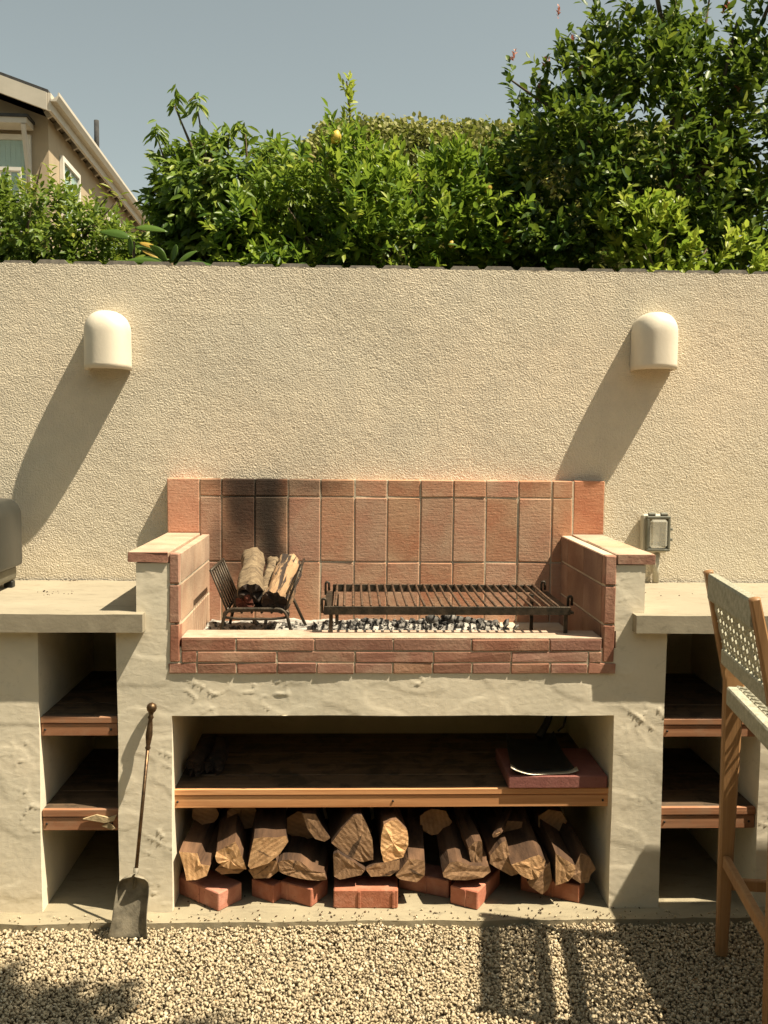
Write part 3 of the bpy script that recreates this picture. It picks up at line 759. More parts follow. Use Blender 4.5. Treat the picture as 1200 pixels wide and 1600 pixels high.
q = MB(); bulged(rrect(-.22, .224, .022, .073, .006, .02), -.135, .135, .02, q); q.build('base_pan', M['grillbase'], gg)
for sx in (-.19, .205):
    for sy in (-.1, .1):
        q = MB(); q.box(sx-.015, sx+.015, sy-.015, sy+.015, .0, .024, .003); q.build('foot', M['black'], gg)
q = MB(); q.tube([(.192, -.142, .085), (.196, -.180, .10), (.200, -.190, .14), (.198, -.180, .19), (.194, -.146, .215)], [.011, .012, .012, .011, .009], 8); q.build('handle', M['black'], gg)
q = MB(); q.tube([(.216, -.1525, .135), (.220, -.1535, .143), (.227, -.1535, .143), (.229, -.1535, .136), (.222, -.1535, .130), (.218, -.1535, .122), (.226, -.1535, .117)], .0018, 6); q.build('badge', M['white'], gg)

# ------------------------------------------------------------------ hearth: ash, coals, fire basket, grate
r2 = np.random.default_rng(5)
def ash_h(x, y):
    P = np.stack([x*9, y*9, x*0], 1)
    h = .724 + .010*np.clip(perlin(P)+.6, 0, 2)
    h += .035*np.exp(-((x-.33)/.17)**2-((y+.24)/.09)**2) + .016*np.exp(-((x-.04)/.10)**2-((y+.22)/.08)**2)
    return h
X, Y_ = np.meshgrid(np.linspace(-.498, .60, 180), np.linspace(-.525, -.035, 70), indexing='ij')
xs, ys = X.ravel(), Y_.ravel(); hz = ash_h(xs, ys) + .004*perlin(np.stack([xs*60, ys*60, xs*0], 1)); hz -= .03*np.clip((xs-.50)/.1, 0, 1)
_, Fq = grid_face((0, 0, 0), (1, 0, 0), (0, 1, 0), 179, 69)
ao = link('ash_bed', mesh_np('ash_bed', np.column_stack([xs, ys, hz]), [Fq], True), M['ash'])
ao['kind'] = 'stuff'; ao['label'] = 'pale ash spread over the hearth floor'; ao['category'] = 'ash'
k = 270; cx = np.concatenate([r2.normal(.33, .14, k), r2.normal(.04, .10, 170), r2.uniform(-.48, -.05, 150), r2.uniform(0.0, .55, 160)])
cy = np.concatenate([r2.normal(-.24, .07, k), r2.normal(-.21, .06, 170), r2.uniform(-.42, -.09, 150), r2.uniform(-.3, -.09, 160)])
okk = (cx > -.49) & (cx < .58) & (cy > -.5) & (cy < -.08); cx, cy = cx[okk], cy[okk]
cz = ash_h(cx, cy)+.004
stones('charcoal', np.column_stack([cx, cy, cz]), r2.uniform(.004, .016, len(cx))*np.where(r2.random(len(cx)) < .45, .0 + 1, .45), M['coal'], r2)
bpy.data.objects['charcoal']['label'] = 'broken charcoal and cinders lying in the ash under the grate'; bpy.data.objects['charcoal']['category'] = 'charcoal'
0 and stones('cinder_ash', np.column_stack([cx+r2.normal(0, .01, len(cx)), cy-.008, cz+.001]), r2.uniform(.004, .010, len(cx)), M['ash'], r2)
# chunks on top of the pile
for (x, y, R) in ((.285, -.24, .022), (.33, -.255, .026), (.37, -.25, .020), (.405, -.235, .017), (.24, -.25, .014), (.055, -.22, .017)):
    V = IV*np.array([1.2, .9, .75])*(1+r2.normal(size=(12, 1))*.18)*R
    o = link('charcoal_lump', mesh_np('charcoal_lump', V, [IF]), M['coal'], None, (x, y, float(ash_h(np.array([x]), np.array([y]))[0])+R*.5))
    tag(o, {.285: 'wide black lump of charcoal at the near side of the ash pile', .33: 'largest black lump of charcoal crowning the ash pile', .37: 'black lump of charcoal just right of the crowning lump', .405: 'rightmost small black lump of charcoal on the ash pile', .24: 'leftmost small black lump of charcoal on the ash pile', .055: 'lone black lump of charcoal by the grate leg nearest the log basket'}[x], 'charcoal', 'charcoal lumps in the hearth')

fbk = thing('log_basket', 'black iron basket of slatted sides and splayed legs holding split logs', 'fire basket', (-.30, -.27, .724))
def arc_pts(P, rad=.02, n_=4):
    """polyline with rounded corners"""
    P = [Vector(p) for p in P]; out = [P[0]]
    for i in range(1, len(P)-1):
        a = (P[i-1]-P[i]).normalized()*rad; c = (P[i+1]-P[i]).normalized()*rad
        for k in range(n_+1):
            t_ = k/n_; out.append((P[i]+a)*(1-t_)**2+P[i]*2*t_*(1-t_)+(P[i]+c)*t_**2)
    out.append(P[-1]); return out
yf, yb = -.15, .15
for y, nm in ((yf, 'f'), (yb, 'b')):
    q = MB(); q.tube(arc_pts([(-.124, y-.01, .0), (-.097, y, .112), (.092, y, .112), (.122 if y < 0 else .145, y-.01, .0)], .028, 6), .0055, 8); q.build('leg_frame', M['iron'], fbk)
q = MB(); q.tube(arc_pts([(-.104, yf, .085), (-.06, yf-.002, .080), (.055, yf-.002, .080), (.10, yf, .085), (.105, yf, .104), (0, yf, .108), (-.104, yf, .104), (-.104, yf, .085)], .012, 4), .0045, 8); q.build('tray_rim', M['iron'], fbk)
for sx in (-1, 1):
    xb_, xt = (-.095, -.146) if sx < 0 else (.092, .137)
    zt = .235
    q = MB(); q.tube([(xt, yf, zt), (xt, yb, zt)], .005, 8); q.build('side_rail', M['iron'], fbk)
    q = MB(); q.tube([(xb_, yf, .108), (xb_, yb, .108)], .005, 8); q.build('side_rail', M['iron'], fbk)
    for k in range(8):
        y = yf + (yb-yf)*k/7
        q = MB(); q.tube([(xb_, y, .108), (xt, y, zt)], .0036, 8); q.build('bar', M['iron'], fbk)
for k in range(6):
    x = -.08+.16*k/5; q = MB(); q.tube([(x, yf, .1), (x, yb, .1)], .004, 6); q.build('bar', M['iron'], fbk)

def log(outline, y0, length, mats, label, group, rise=0., drift=0., name='firewood_log', cat='firewood', taper=.9, curve=0., tilt_end=0., seed=0, sub=1, tag_it=True):
    """a split log: outline (x,z) of its near end at y0, running back and up/sideways; mats = (side, end)"""
    r = np.random.default_rng(seed+100); O = np.array(outline, float); c = O.mean(0); sub = 2 if seed % 2 else 1; ang_ = r.uniform(-1.5, 1.5)
    pts = []
    n0 = len(O)
    for i in range(n0):
        for s_ in range(sub):
            t_ = s_/sub; p = O[i]*(1-t_)+O[(i+1) % n0]*t_
            if s_: p = p + (p-c)*r.uniform(-.03, .09)
            pts.append(p)
    O = np.array(pts); n_ = len(O); K = 9; V = []
    for k in range(K):
        t_ = k/(K-1); s_ = 1-(1-taper)*t_
        dx = drift*t_ + curve*math.sin(t_*math.pi*.5)*t_; dz = rise*t_
        jit = r.normal(size=(n_, 2))*.0011
        q = (O-c)*s_*(1 + .015*np.sin(np.arange(n_)*2.1+k*.9+seed))[:, None] if k else (O-c)
        for i in range(n_):
            x, z = q[i]+jit[i]*(k > 0)
            y = y0+length*t_ + ((q[i][0])*tilt_end if k < 2 else 0) + (r.normal()*.0012 if k == 0 else 0)
            V.append((x+dx, y-y0, z+dz))
    ca_, sa_ = math.cos(-ang_), math.sin(-ang_); V = [(x*ca_+z*sa_, y, -x*sa_+z*ca_) for x, y, z in V]
    F = []; mi = []
    for k in range(K-1):
        for i in range(n_):
            j = (i+1) % n_; F.append((k*n_+i, k*n_+j, (k+1)*n_+j, (k+1)*n_+i)); mi.append(0)
    mb = MB(); mb.add(V, F, 0, False)
    # near end: inner ring and centre, broken up
    E = [V[i] for i in range(n_)]; ring = []
    for i in range(n_): ring.append((E[i][0]*.55, E[i][1]*.55+r.normal()*.0012, E[i][2]*.55))
    W = E+ring+[(0, r.normal()*.001, 0)]; FE = [(i, (i+1) % n_, n_+(i+1) % n_, n_+i) for i in range(n_)]+[(n_+i, n_+(i+1) % n_, 2*n_) for i in range(n_)]
    mb.add(W, FE, 1); Bk = [V[(K-1)*n_+i] for i in range(n_)]; mb.add(Bk, [tuple(range(n_))], 1)
    o = mb.build(name, list(mats), None, (c[0], y0, c[1]), (0, ang_, 0))
    if tag_it: tag(o, label, cat, group)
    return o
GF = 'split logs stacked on bricks under the lower shelf'
LG = [
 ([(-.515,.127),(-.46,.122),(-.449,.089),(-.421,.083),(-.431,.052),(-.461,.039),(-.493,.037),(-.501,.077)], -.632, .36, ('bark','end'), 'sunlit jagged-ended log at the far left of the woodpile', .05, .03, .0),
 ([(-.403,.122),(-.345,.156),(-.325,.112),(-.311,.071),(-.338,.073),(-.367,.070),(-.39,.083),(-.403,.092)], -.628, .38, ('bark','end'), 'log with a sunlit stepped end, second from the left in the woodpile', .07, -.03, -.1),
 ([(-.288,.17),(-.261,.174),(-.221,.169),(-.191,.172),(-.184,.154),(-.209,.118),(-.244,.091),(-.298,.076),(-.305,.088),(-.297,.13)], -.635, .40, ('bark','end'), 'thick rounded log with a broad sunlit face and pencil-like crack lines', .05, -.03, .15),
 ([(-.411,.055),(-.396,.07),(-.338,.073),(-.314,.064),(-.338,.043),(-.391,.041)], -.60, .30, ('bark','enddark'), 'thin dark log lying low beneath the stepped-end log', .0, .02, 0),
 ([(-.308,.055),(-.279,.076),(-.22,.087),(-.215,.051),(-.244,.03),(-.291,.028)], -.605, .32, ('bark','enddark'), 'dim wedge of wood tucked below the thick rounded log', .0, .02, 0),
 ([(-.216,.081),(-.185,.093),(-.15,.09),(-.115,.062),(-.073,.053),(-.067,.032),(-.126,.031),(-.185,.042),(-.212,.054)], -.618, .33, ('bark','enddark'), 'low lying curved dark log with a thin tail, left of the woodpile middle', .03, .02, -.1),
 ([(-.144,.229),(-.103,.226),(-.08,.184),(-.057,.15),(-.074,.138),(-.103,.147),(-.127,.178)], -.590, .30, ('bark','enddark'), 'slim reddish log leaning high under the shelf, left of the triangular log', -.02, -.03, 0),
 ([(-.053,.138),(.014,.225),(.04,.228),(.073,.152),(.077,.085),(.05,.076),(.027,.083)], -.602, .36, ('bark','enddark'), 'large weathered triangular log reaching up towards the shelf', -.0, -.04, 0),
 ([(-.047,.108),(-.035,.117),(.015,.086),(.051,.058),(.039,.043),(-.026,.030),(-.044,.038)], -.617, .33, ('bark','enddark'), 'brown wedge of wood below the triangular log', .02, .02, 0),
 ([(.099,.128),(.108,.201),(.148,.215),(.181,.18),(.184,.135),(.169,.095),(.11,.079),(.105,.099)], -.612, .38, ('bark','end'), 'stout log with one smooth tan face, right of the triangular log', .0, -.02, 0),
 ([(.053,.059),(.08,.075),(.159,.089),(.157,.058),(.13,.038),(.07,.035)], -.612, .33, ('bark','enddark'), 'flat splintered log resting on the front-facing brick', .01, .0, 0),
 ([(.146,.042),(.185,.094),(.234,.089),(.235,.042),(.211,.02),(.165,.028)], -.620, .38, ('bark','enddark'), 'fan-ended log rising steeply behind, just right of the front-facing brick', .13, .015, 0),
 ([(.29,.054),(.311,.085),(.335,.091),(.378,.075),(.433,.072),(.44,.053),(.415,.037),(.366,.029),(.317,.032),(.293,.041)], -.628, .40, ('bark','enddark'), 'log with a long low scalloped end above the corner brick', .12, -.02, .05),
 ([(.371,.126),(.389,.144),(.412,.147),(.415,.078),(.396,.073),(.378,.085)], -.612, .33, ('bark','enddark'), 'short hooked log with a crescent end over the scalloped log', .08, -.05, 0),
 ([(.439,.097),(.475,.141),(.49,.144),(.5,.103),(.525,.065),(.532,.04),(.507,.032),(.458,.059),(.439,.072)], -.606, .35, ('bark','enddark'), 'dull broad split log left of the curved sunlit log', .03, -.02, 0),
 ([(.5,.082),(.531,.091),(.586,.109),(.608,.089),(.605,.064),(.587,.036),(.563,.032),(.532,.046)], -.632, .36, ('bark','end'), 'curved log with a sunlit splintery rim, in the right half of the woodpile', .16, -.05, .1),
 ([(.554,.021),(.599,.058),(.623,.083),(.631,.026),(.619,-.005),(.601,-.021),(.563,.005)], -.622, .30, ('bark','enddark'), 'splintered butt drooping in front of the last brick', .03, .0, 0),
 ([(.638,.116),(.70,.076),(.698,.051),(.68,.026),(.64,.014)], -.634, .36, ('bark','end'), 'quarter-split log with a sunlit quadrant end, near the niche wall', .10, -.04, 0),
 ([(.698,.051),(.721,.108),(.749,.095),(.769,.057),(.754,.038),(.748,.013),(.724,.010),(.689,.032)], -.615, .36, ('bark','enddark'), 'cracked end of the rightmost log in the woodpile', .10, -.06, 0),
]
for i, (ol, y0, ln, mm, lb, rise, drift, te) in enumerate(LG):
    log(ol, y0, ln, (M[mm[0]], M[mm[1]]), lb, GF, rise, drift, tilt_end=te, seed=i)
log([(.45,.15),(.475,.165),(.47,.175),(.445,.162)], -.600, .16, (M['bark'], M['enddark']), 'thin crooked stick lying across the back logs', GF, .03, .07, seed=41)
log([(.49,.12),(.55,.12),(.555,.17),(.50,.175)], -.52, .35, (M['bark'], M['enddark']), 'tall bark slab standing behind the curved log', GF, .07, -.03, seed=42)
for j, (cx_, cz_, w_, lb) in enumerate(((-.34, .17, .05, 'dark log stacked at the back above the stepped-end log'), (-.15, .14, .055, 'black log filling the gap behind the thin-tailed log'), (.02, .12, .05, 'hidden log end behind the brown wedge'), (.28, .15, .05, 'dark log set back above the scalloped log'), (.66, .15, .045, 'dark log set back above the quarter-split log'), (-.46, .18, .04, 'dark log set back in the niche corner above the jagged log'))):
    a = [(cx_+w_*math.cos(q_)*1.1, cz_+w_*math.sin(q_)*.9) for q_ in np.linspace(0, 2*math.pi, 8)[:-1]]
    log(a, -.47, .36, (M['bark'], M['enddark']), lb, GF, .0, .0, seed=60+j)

# basket logs
GBk = 'split logs in the iron fire basket'
def rlog(p, q, r, mats, label, seed=0, squash=1., segs=16):
    """round or split log from p (near end) to q; local z runs along it"""
    rr = np.random.default_rng(seed); p = Vector(p); q = Vector(q); L = (q-p).length; K = 14; V = []
    ph = np.arange(segs)*2*math.pi/segs; base = 1+rr.normal(size=segs)*.07
    if squash != 1.: base = base*np.where(np.sin(ph) > .1, squash, 1.)
    lump = perlin(np.array([(math.cos(a)*1.3+seed*3.1, math.sin(a)*1.3, k*.42) for k in range(K) for a in ph])).reshape(K, segs)
    for k in range(K):
        u = k/(K-1); s_ = (1+.06*math.sin(u*5+seed))*(.93 if k in (0, K-1) else 1)
        for i in range(segs):
            rad = r*base[i]*s_*(1+.22*lump[k, i]+rr.normal()*.02); V.append((math.cos(ph[i])*rad+.006*math.sin(u*4+seed), math.sin(ph[i])*rad, L*u + (rr.normal()*.006 if k in (0, K-1) else 0)))
    F = [(k*segs+i, k*segs+(i+1) % segs, (k+1)*segs+(i+1) % segs, (k+1)*segs+i) for k in range(K-1) for i in range(segs)]
    mb = MB(); mb.add(V, F, 0, True)
    for st in (0, (K-1)*segs):
        E = [V[st+i] for i in range(segs)]; c = np.mean(E, axis=0); ring = [tuple(c+(np.array(e)-c)*.5+np.array([0, 0, rr.normal()*.005])) for e in E]
        mb.add(E+ring+[tuple(c)], [(i, (i+1) % segs, segs+(i+1) % segs, segs+i) for i in range(segs)]+[(segs+i, segs+(i+1) % segs, 2*segs) for i in range(segs)], 1)
    o = mb.build('firewood_log', list(mats), None, p); o.rotation_euler = (q-p).to_track_quat('Z', 'Y').to_euler()
    return tag(o, label, 'firewood', GBk)
rlog((-.315, -.40, .884), (-.345, -.15, .972), .039, (M['wrinkbark'], M['charred']), 'pale smooth-barked log with a charred end, upper log in the basket', 1)
rlog((-.247, -.41, .862), (-.205, -.16, .945), .050, (M['crackbark'], M['charred']), 'fattest cracked log with sunlit bark leaning in the basket', 4, .8)
rlog((-.342, -.40, .853), (-.335, -.14, .862), .030, (M['charred'], M['redend']), 'dark red-ended log at the bottom of the basket', 6)
rlog((-.285, -.38, .850), (-.275, -.12, .955), .024, (M['wrinkbark'], M['charred']), 'thin pale log wedged between the two thicker ones in the basket', 8)

gr = thing('grill_grate', 'rusty iron grill grate of parallel rods on four short legs over the coals', 'grate', (.29, -.37, .724))
zt = .146; xl, xr, gyf, gyb = -.370, .388, -.215, .200
def gbar(nm, x0, x1, y0, y1, z0, z1, m_='iron'):
    q = MB(); q.box(x0, x1, y0, y1, z0, z1, .001); q.build(nm, M[m_], gr)
gbar('front_rail', xl, xr, gyf, gyf+.006, zt-.022, zt+.004); gbar('back_rail', xl+.02, xr-.03, gyb-.006, gyb, zt-.016, zt+.010)
gbar('side_rail', xl-.002, xl+.026, gyf+.0062, gyb-.0062, zt-.020, zt-.014); gbar('side_rail', xr-.028, xr+.012, gyf+.0062, gyb-.0062, zt-.020, zt-.012)
for k in range(26):
    x = xl+.035+(xr-xl-.075)*k/25
    q = MB(); q.tube([(x, gyf+.003, zt+.006), (x+random.uniform(-.001, .001), 0, zt+.005), (x, gyb-.003, zt+.009)], .0042, 8); q.build('rod', M['rust'], gr)
for x, y in ((xl+.022, gyf+.012), (xl+.035, gyb-.02), (xr-.012, gyf+.012), (xr-.045, gyb-.02)):
    gbar('leg', x-.006, x+.006, y-.004, y+.004, .0, zt-.021)
for x, y, sgn in ((xl-.006, gyf+.02, 1), (xl-.004, gyb-.05, 1), (xr+.010, gyf+.08, 1), (xr-.012, gyb-.02, 1)):
    q = MB(); q.tube(arc_pts([(x, y, zt-.02), (x, y, zt+.024), (x+.012, y, zt+.024), (x+.012, y, zt-.005)], .006, 3), .0042, 6); q.build('lift_loop', M['iron'], gr)

# ------------------------------------------------------------------ pavers under the wood
GP = 'loose red pavers under the firewood'
def paver(x, y, ang, label, L=.198, Wd=.098, H=.058, ridges=True, z=-.055):
    """(x,y) is the near-left bottom corner; L runs along ang"""
    mb = MB(); mb.box(0, L, 0, Wd, 0, H, .003)
    if ridges:
        for u in (.40, .93):
            mb.box(L*u-.004, L*u+.004, -.0035, -.0002, .002, H-.004, .001)
    o = mb.build('paver', M['paver'], None, (x, y, z), (0, 0, math.radians(ang)))
    return tag(o, label, 'brick', GP)
paver(-.394, -.646, 180-40, 'red paver with its corner turned out to the light at the left of the woodpile', .19, .0, ridges=False) if False else None
def paver2(cx, cy, ang, label, L=.198, Wd=.098):
    """near corner (cx,cy); long side goes off along ang, short side along ang-90"""
    mb = MB(); mb.box(0, L, -Wd, 0, 0, .058, .003); mb.box(L*.45-.003, L*.45+.003, 0.0002, .003, .002, .054, .001)
    return tag(mb.build('paver', M['paver'], None, (cx, cy, -.055), (0, 0, math.radians(ang))), label, 'brick', GP)
paver2(-.394, -.648, 140, 'red paver with its sunlit corner turned out at the left end of the woodpile')
paver2(-.305, -.548, 55, 'shaded red paver behind the leftmost corner-out paver', .19, .09)
paver2(-.113, -.625, 150, 'red paver with one corner forward, second along the woodpile')
paver(-.045, -.632, -1, 'red paver laid square to the front with two raised ribs')
paver2(.396, -.652, 150, 'short-sided red paver turned corner forward right of the ribbed paver', .092, .19)
paver2(.315, -.575, 155, 'dim red paver behind the corner-forward one right of the ribbed paver', .17, .09)
paver2(.719, -.614, 152, 'red paver below the rightmost logs of the woodpile', .19, .07)

# ------------------------------------------------------------------ things on the main shelf
pv = MB(); pv.box(.492, .800, -.610, -.34, .3118, .351, .003)
tag(pv.build('clay_slab', M['purple']), 'dark red clay slab lying on the wooden shelf under the ash pan', 'slab')
ap = thing('ash_pan', 'black metal ash pan with a pale worn lip on the clay slab', 'ash pan', (.61, -.48, .352))
def sheet(rows, th, mat, name, parent, smooth=True):
    """rows of points (grid) with thickness downward/normal"""
    R = np.array(rows, float); a, b_ = R.shape[:2]; du = np.gradient(R, axis=0); dv = np.gradient(R, axis=1); nn = norm(np.cross(du, dv))
    T = R.reshape(-1, 3); U = (R-nn*th).reshape(-1, 3); F = []; k = a*b_
    for i in range(a-1):
        for j in range(b_-1):
            p = i*b_+j; F.append((p, p+1, p+b_+1, p+b_)); F.append((k+p, k+p+b_, k+p+b_+1, k+p+1))
    for i in range(a-1):
        for j in (0, b_-1): p = i*b_+j; F.append((p, p+b_, k+p+b_, k+p))
    for j in range(b_-1):
        for i in (0, a-1): p = i*b_+j; F.append((p, k+p, k+p+1, p+1))
    mb = MB(); mb.add(np.concatenate([T, U]), F, 0, smooth); return mb.build(name, mat, parent)
rows = []
for i in range(13):
    u = i/12; x = -.105+.20*u; row = []
    for j in range(9):
        v = j/8
        y = -.118 + .24*v + (.02*(u)); side = (abs(2*u-1))**6
        z = .004+.024*side*(.35+.65*v) + .03*v**5 - .0*u
        row.append((x*(1-.18*v), y, z))
    rows.append(row)
sheet(rows, .002, M['black'], 'pan', ap)
rows = []
for i in range(13):
    u = i/12; x = -.110+.21*u; side = abs(2*u-1)**6; row = []
    for j in range(3):
        v = j/2; row.append((x*(1+.02*(1-v)), -.136+.018*v+.02*u, .0035+.032*side*(.25+.2*v)+(.018*max(0, .3-u)*3 if u < .3 else 0)))
    rows.append(row)
sheet(rows, .002, M['lip'], 'lip', ap)
q = MB(); q.tube([(.02, .10, .05), (.05, .13, .085), (.07, .14, .13), (.09, .15, .16)], [.014, .012, .010, .012], 8); q.build('handle', M['black'], ap)
q = MB(); q.tube([(.085, .15, .165), (.11, .14, .15), (.118, .13, .115), (.105, .12, .08), (.09, .13, .06)], .0035, 6); q.build('hanging_loop', M['black'], ap)
for j, (p_, q_, r_, lb) in enumerate((((-.485, -.50, .342), (-.47, -.33, .365), .028, 'charred log on the shelf against the niche wall'), ((-.425, -.48, .340), (-.435, -.31, .362), .030, 'knotty charred log on the shelf beside the one against the niche wall'))):
    o = rlog(p_, q_, r_, (M['charred'], M['charred']), lb, 20+j); o['group'] = 'charred logs on the shelf'

# ------------------------------------------------------------------ shovel
sh = thing('fire_shovel', 'aged brass-handled fire shovel leaning on the plastered pillar with its blade in the gravel', 'shovel', (-.625, -.765, -.06))
O = Vector(sh.location)
top = Vector((-.587, -.662, .582))-O; neck = Vector((-.622, -.735, .112))-O
ax = (top-neck).normalized()
q = MB(); q.tube([neck-ax*.02, neck+ax*.36], .0052, 10); q.build('shaft', M['brass'], sh)
q = MB(); q.lathe([(-.125, .005), (-.118, .0085), (-.112, .006), (-.104, .0075), (-.08, .0105), (-.055, .0085), (-.035, .006), (-.028, .0095), (-.022, .006), (-.016, .0075)], top, ax, 14); q.build('turned_grip', M['brass'], sh)
q = MB(); q.lathe([(-.018, 0.003), (-.015, .008), (-.008, .0135), (0, .0155), (.008, .0135), (.013, .008), (.0155, 0)], top, ax, 16); q.build('knob', M['brass'], sh)
rows = []; xa = Vector((1, 0, 0)); ya = ax; na = xa.cross(ya)            # na points out of the blade
NL = 17
for i in range(NL):
    u = i/(NL-1); s_ = .195*u                                           # distance below the neck
    hw = .046*(1-(1-min(1, u/.22))**2)**.5 if u < .22 else .046 + .002*math.sin((u-.22)*3)
    if u > .6: hw += .012*((u-.6)/.4)**1.6
    hw = max(hw, .004); row = []
    for j in range(13):
        v = -1+2*j/12; rim = (abs(v)**5)*.020*(1 if u < .55 else max(0, 1-(u-.55)/.45)**.6*.9+.1)
        back = .024*max(0, 1-u/.16)**1.5
        P = neck - ax*(s_-.004) + Vector((-.004*u, 0, 0)) + xa*(hw*v) + Vector((0, -1, 0))*(rim+back*.9+.008*u)
        row.append(tuple(P))
    rows.append(row)
sheet(rows, .0022, M['blade'], 'blade', sh)
q = MB(); q.tube([neck-ax*.045+Vector((0, -.004, 0)), neck+ax*.012], [.004, .0085], 8); q.build('socket', M['blade'], sh)

# ------------------------------------------------------------------ stool
def stool_frame(): pass
ch = thing('bar_stool', 'teak counter stool with grey woven rope back and seat', 'stool', (1.052, -.90, GZ), math.radians(-8.2))
# local x: forward (seat), local y: 0 far side .. -.50 near side
WN = -.465
def post(y):
    q = MB(); q.bar((0.005, y, 0), (0.012, y, .80), .030, .030, w2=(.054, .032)); q.build('leg', M['teak'], ch)
    q = MB(); q.bar((.012-.006, y, .8005), (-.012, y, .842), .050, .031, w2=(.030, .030)); q.bar((-.012, y, .842), (-.066, y, 1.088), .030, .030, w2=(.022, .028)); q.build('back_post', M['teak'], ch)
    q = MB(); q.lathe([(0, .0145), (.004, .012), (.006, 0)], (-.066, y, 1.088), (-.2, 0, 1), 12); q.build('post_cap', M['teak'], ch)
for y in (0, WN): post(y)
for y in (0, WN):
    q = MB(); q.bar((.46, y, 0), (.44, y, .735), .030, .034, w2=(.040, .036)); q.build('leg', M['teak'], ch)
q = MB(); q.bar((.006, -.016, .275), (.006, WN+.016, .275), .020, .034, side=(1, 0, 0)); q.build('stretcher', M['teak'], ch)
for y in (0, WN):
    q = MB(); q.bar((.022, y, .205), (.43, y, .205), .018, .032, side=(0, 1, 0)); q.build('stretcher', M['teak'], ch)
q = MB(); q.bar((.45, -.018, .24), (.45, WN+.018, .24), .022, .032, side=(1, 0, 0)); q.build('footrest', M['teak'], ch)
def wrapped(name, p, q_, wx, wz, pitch=.0052, side=(1, 0, 0), pr=None):
    """rope wound tightly round a rail: one helix-like stack of square turns"""
    p = Vector(p); q_ = Vector(q_); t_ = (q_-p); L = t_.length; t_.normalize(); a = Vector(side); a = (a-t_*a.dot(t_)).normalized(); b_ = t_.cross(a)
    n_ = int(L/pitch)*2; V = []; sec = [(-1, -.8), (-.8, -1), (.8, -1), (1, -.8), (1, .8), (.8, 1), (-.8, 1), (-1, .8)]
    for i in range(n_+1):
        s_ = 1.0 if i % 2 else .90; c = p+t_*(L*i/n_)
        for u, v in sec: V.append(c+a*(u*wx/2*s_)+b_*(v*wz/2*s_))
    F = [(i*8+k, i*8+(k+1) % 8, (i+1)*8+(k+1) % 8, (i+1)*8+k) for i in range(n_) for k in range(8)]+[tuple(range(8)), tuple(range(n_*8, n_*8+8))]
    mb = MB(); mb.add(V, F); return mb.build(name, M['rope'], ch)
def bx(z): return -.012 - (z-.842)/(1.088-.842)*.054                 # back plane x at height z
wrapped('rope_wrapped_rail', (bx(1.050), -.016, 1.050), (bx(1.050), WN+.016, 1.050), .026, .072)
wrapped('rope_wrapped_rail', (bx(.858), -.016, .858), (bx(.858), WN+.016, .858), .026, .044)
wrapped('rope_wrapped_rail', (.004, -.018, .748), (.004, WN+.018, .748), .030, .052)
wrapped('rope_wrapped_rail', (.435, -.02, .748), (.435, WN+.02, .748), .032, .050)
wrapped('rope_wrapped_rail', (.03, -.002, .750), (.425, -.002, .750), .030, .046, side=(0, 1, 0))
wrapped('rope_wrapped_rail', (.03, WN+.002, .750), (.425, WN+.002, .750), .030, .046, side=(0, 1, 0))
def weave(name, fn, nu, nv, r=.0040):
    """open lattice: warps, wefts and slanting hitches on the surface fn(u,v)"""
    mb = MB()
    for i in range(nu+1):
        if i % 3 == 0: mb.tube([fn(i/nu+.006*(1 if k % 2 else -1), k/nv*1.0, .0015*(1 if k % 2 else -1)) for k in range(nv+1)], r, 5)
        mb.tube([fn(i/nu+.012+.006*(-1 if k % 2 else 1), k/nv, .0015) for k in range(nv+1)], r, 5)
    for j in range(1, nv):
        pts = []
        for i in range(nu*2+1): pts.append(fn(i/(nu*2), j/nv+(.022 if i % 2 else -.022), .002*(1 if i % 2 else -1)))
        mb.tube(pts, r, 5)
    for i in range(nu):
        for j in range(nv): mb.tube([fn(i/nu, j/nv, .003), fn((i+1)/nu, (j+1)/nv, .003)], r*.9, 5)
    o = mb.build(name, M['rope'], ch); return o
weave('woven_back', lambda u, v, h: (bx(.874+.168*v)+h, -.016+(WN+.032)*u, .874+.168*v), 12, 6)
weave('woven_seat', lambda u, v, h: (.018+.402*v, -.016+(WN+.032)*u, .771-.006*math.sin(math.pi*v)+h), 12, 11)

# ------------------------------------------------------------------ counter-height table just outside the picture, whose shade falls on the gravel
tb = thing('garden_table', 'tall teak garden table beside the stool, its shade over the gravel', 'table', (1.75, -1.5, GZ))
q = MB(); q.box(-.41, .6, -1.15, .70, .975, 1.010, .003); q.build('tabletop', M['teak'], tb)
for x in (-.36, .55):
    for y in (-1.08, .62):
        q = MB(); q.bar((x+.12*(1 if x < 0 else 0), y, 0), (x+.12*(1 if x < 0 else 0), y, .974), .05, .05); q.build('leg', M['teak'], tb)

# ------------------------------------------------------------------ fence tops behind the wall
fn = thing('board_fence', 'weathered grey dog-eared board fence just behind the stucco wall', 'fence', (0, .25, 0))
x = -2.5
while x < 2.7:
    zt_ = 2.047+random.uniform(-.003, .003)
    q = MB(); w_ = .125; e = .017
    q.prism([(x, -.1), (x+w_, -.1), (x+w_, zt_-e), (x+w_-e, zt_), (x+e, zt_), (x, zt_-e)], -.008, .010, 'y'); q.build('board', M['fence'], fn)
    x += .1305
q = MB(); q.box(-2.5, 2.7, .011, .05, 1.5, 1.58); q.box(-2.5, 2.7, .011, .05, .4, .48); q.build('rail', M['fence'], fn)

# ------------------------------------------------------------------ plants
Rg = lambda s_: np.random.default_rng(s_)
def cat(*A): return tuple(np.concatenate([a[i] for a in A]) for i in range(6))
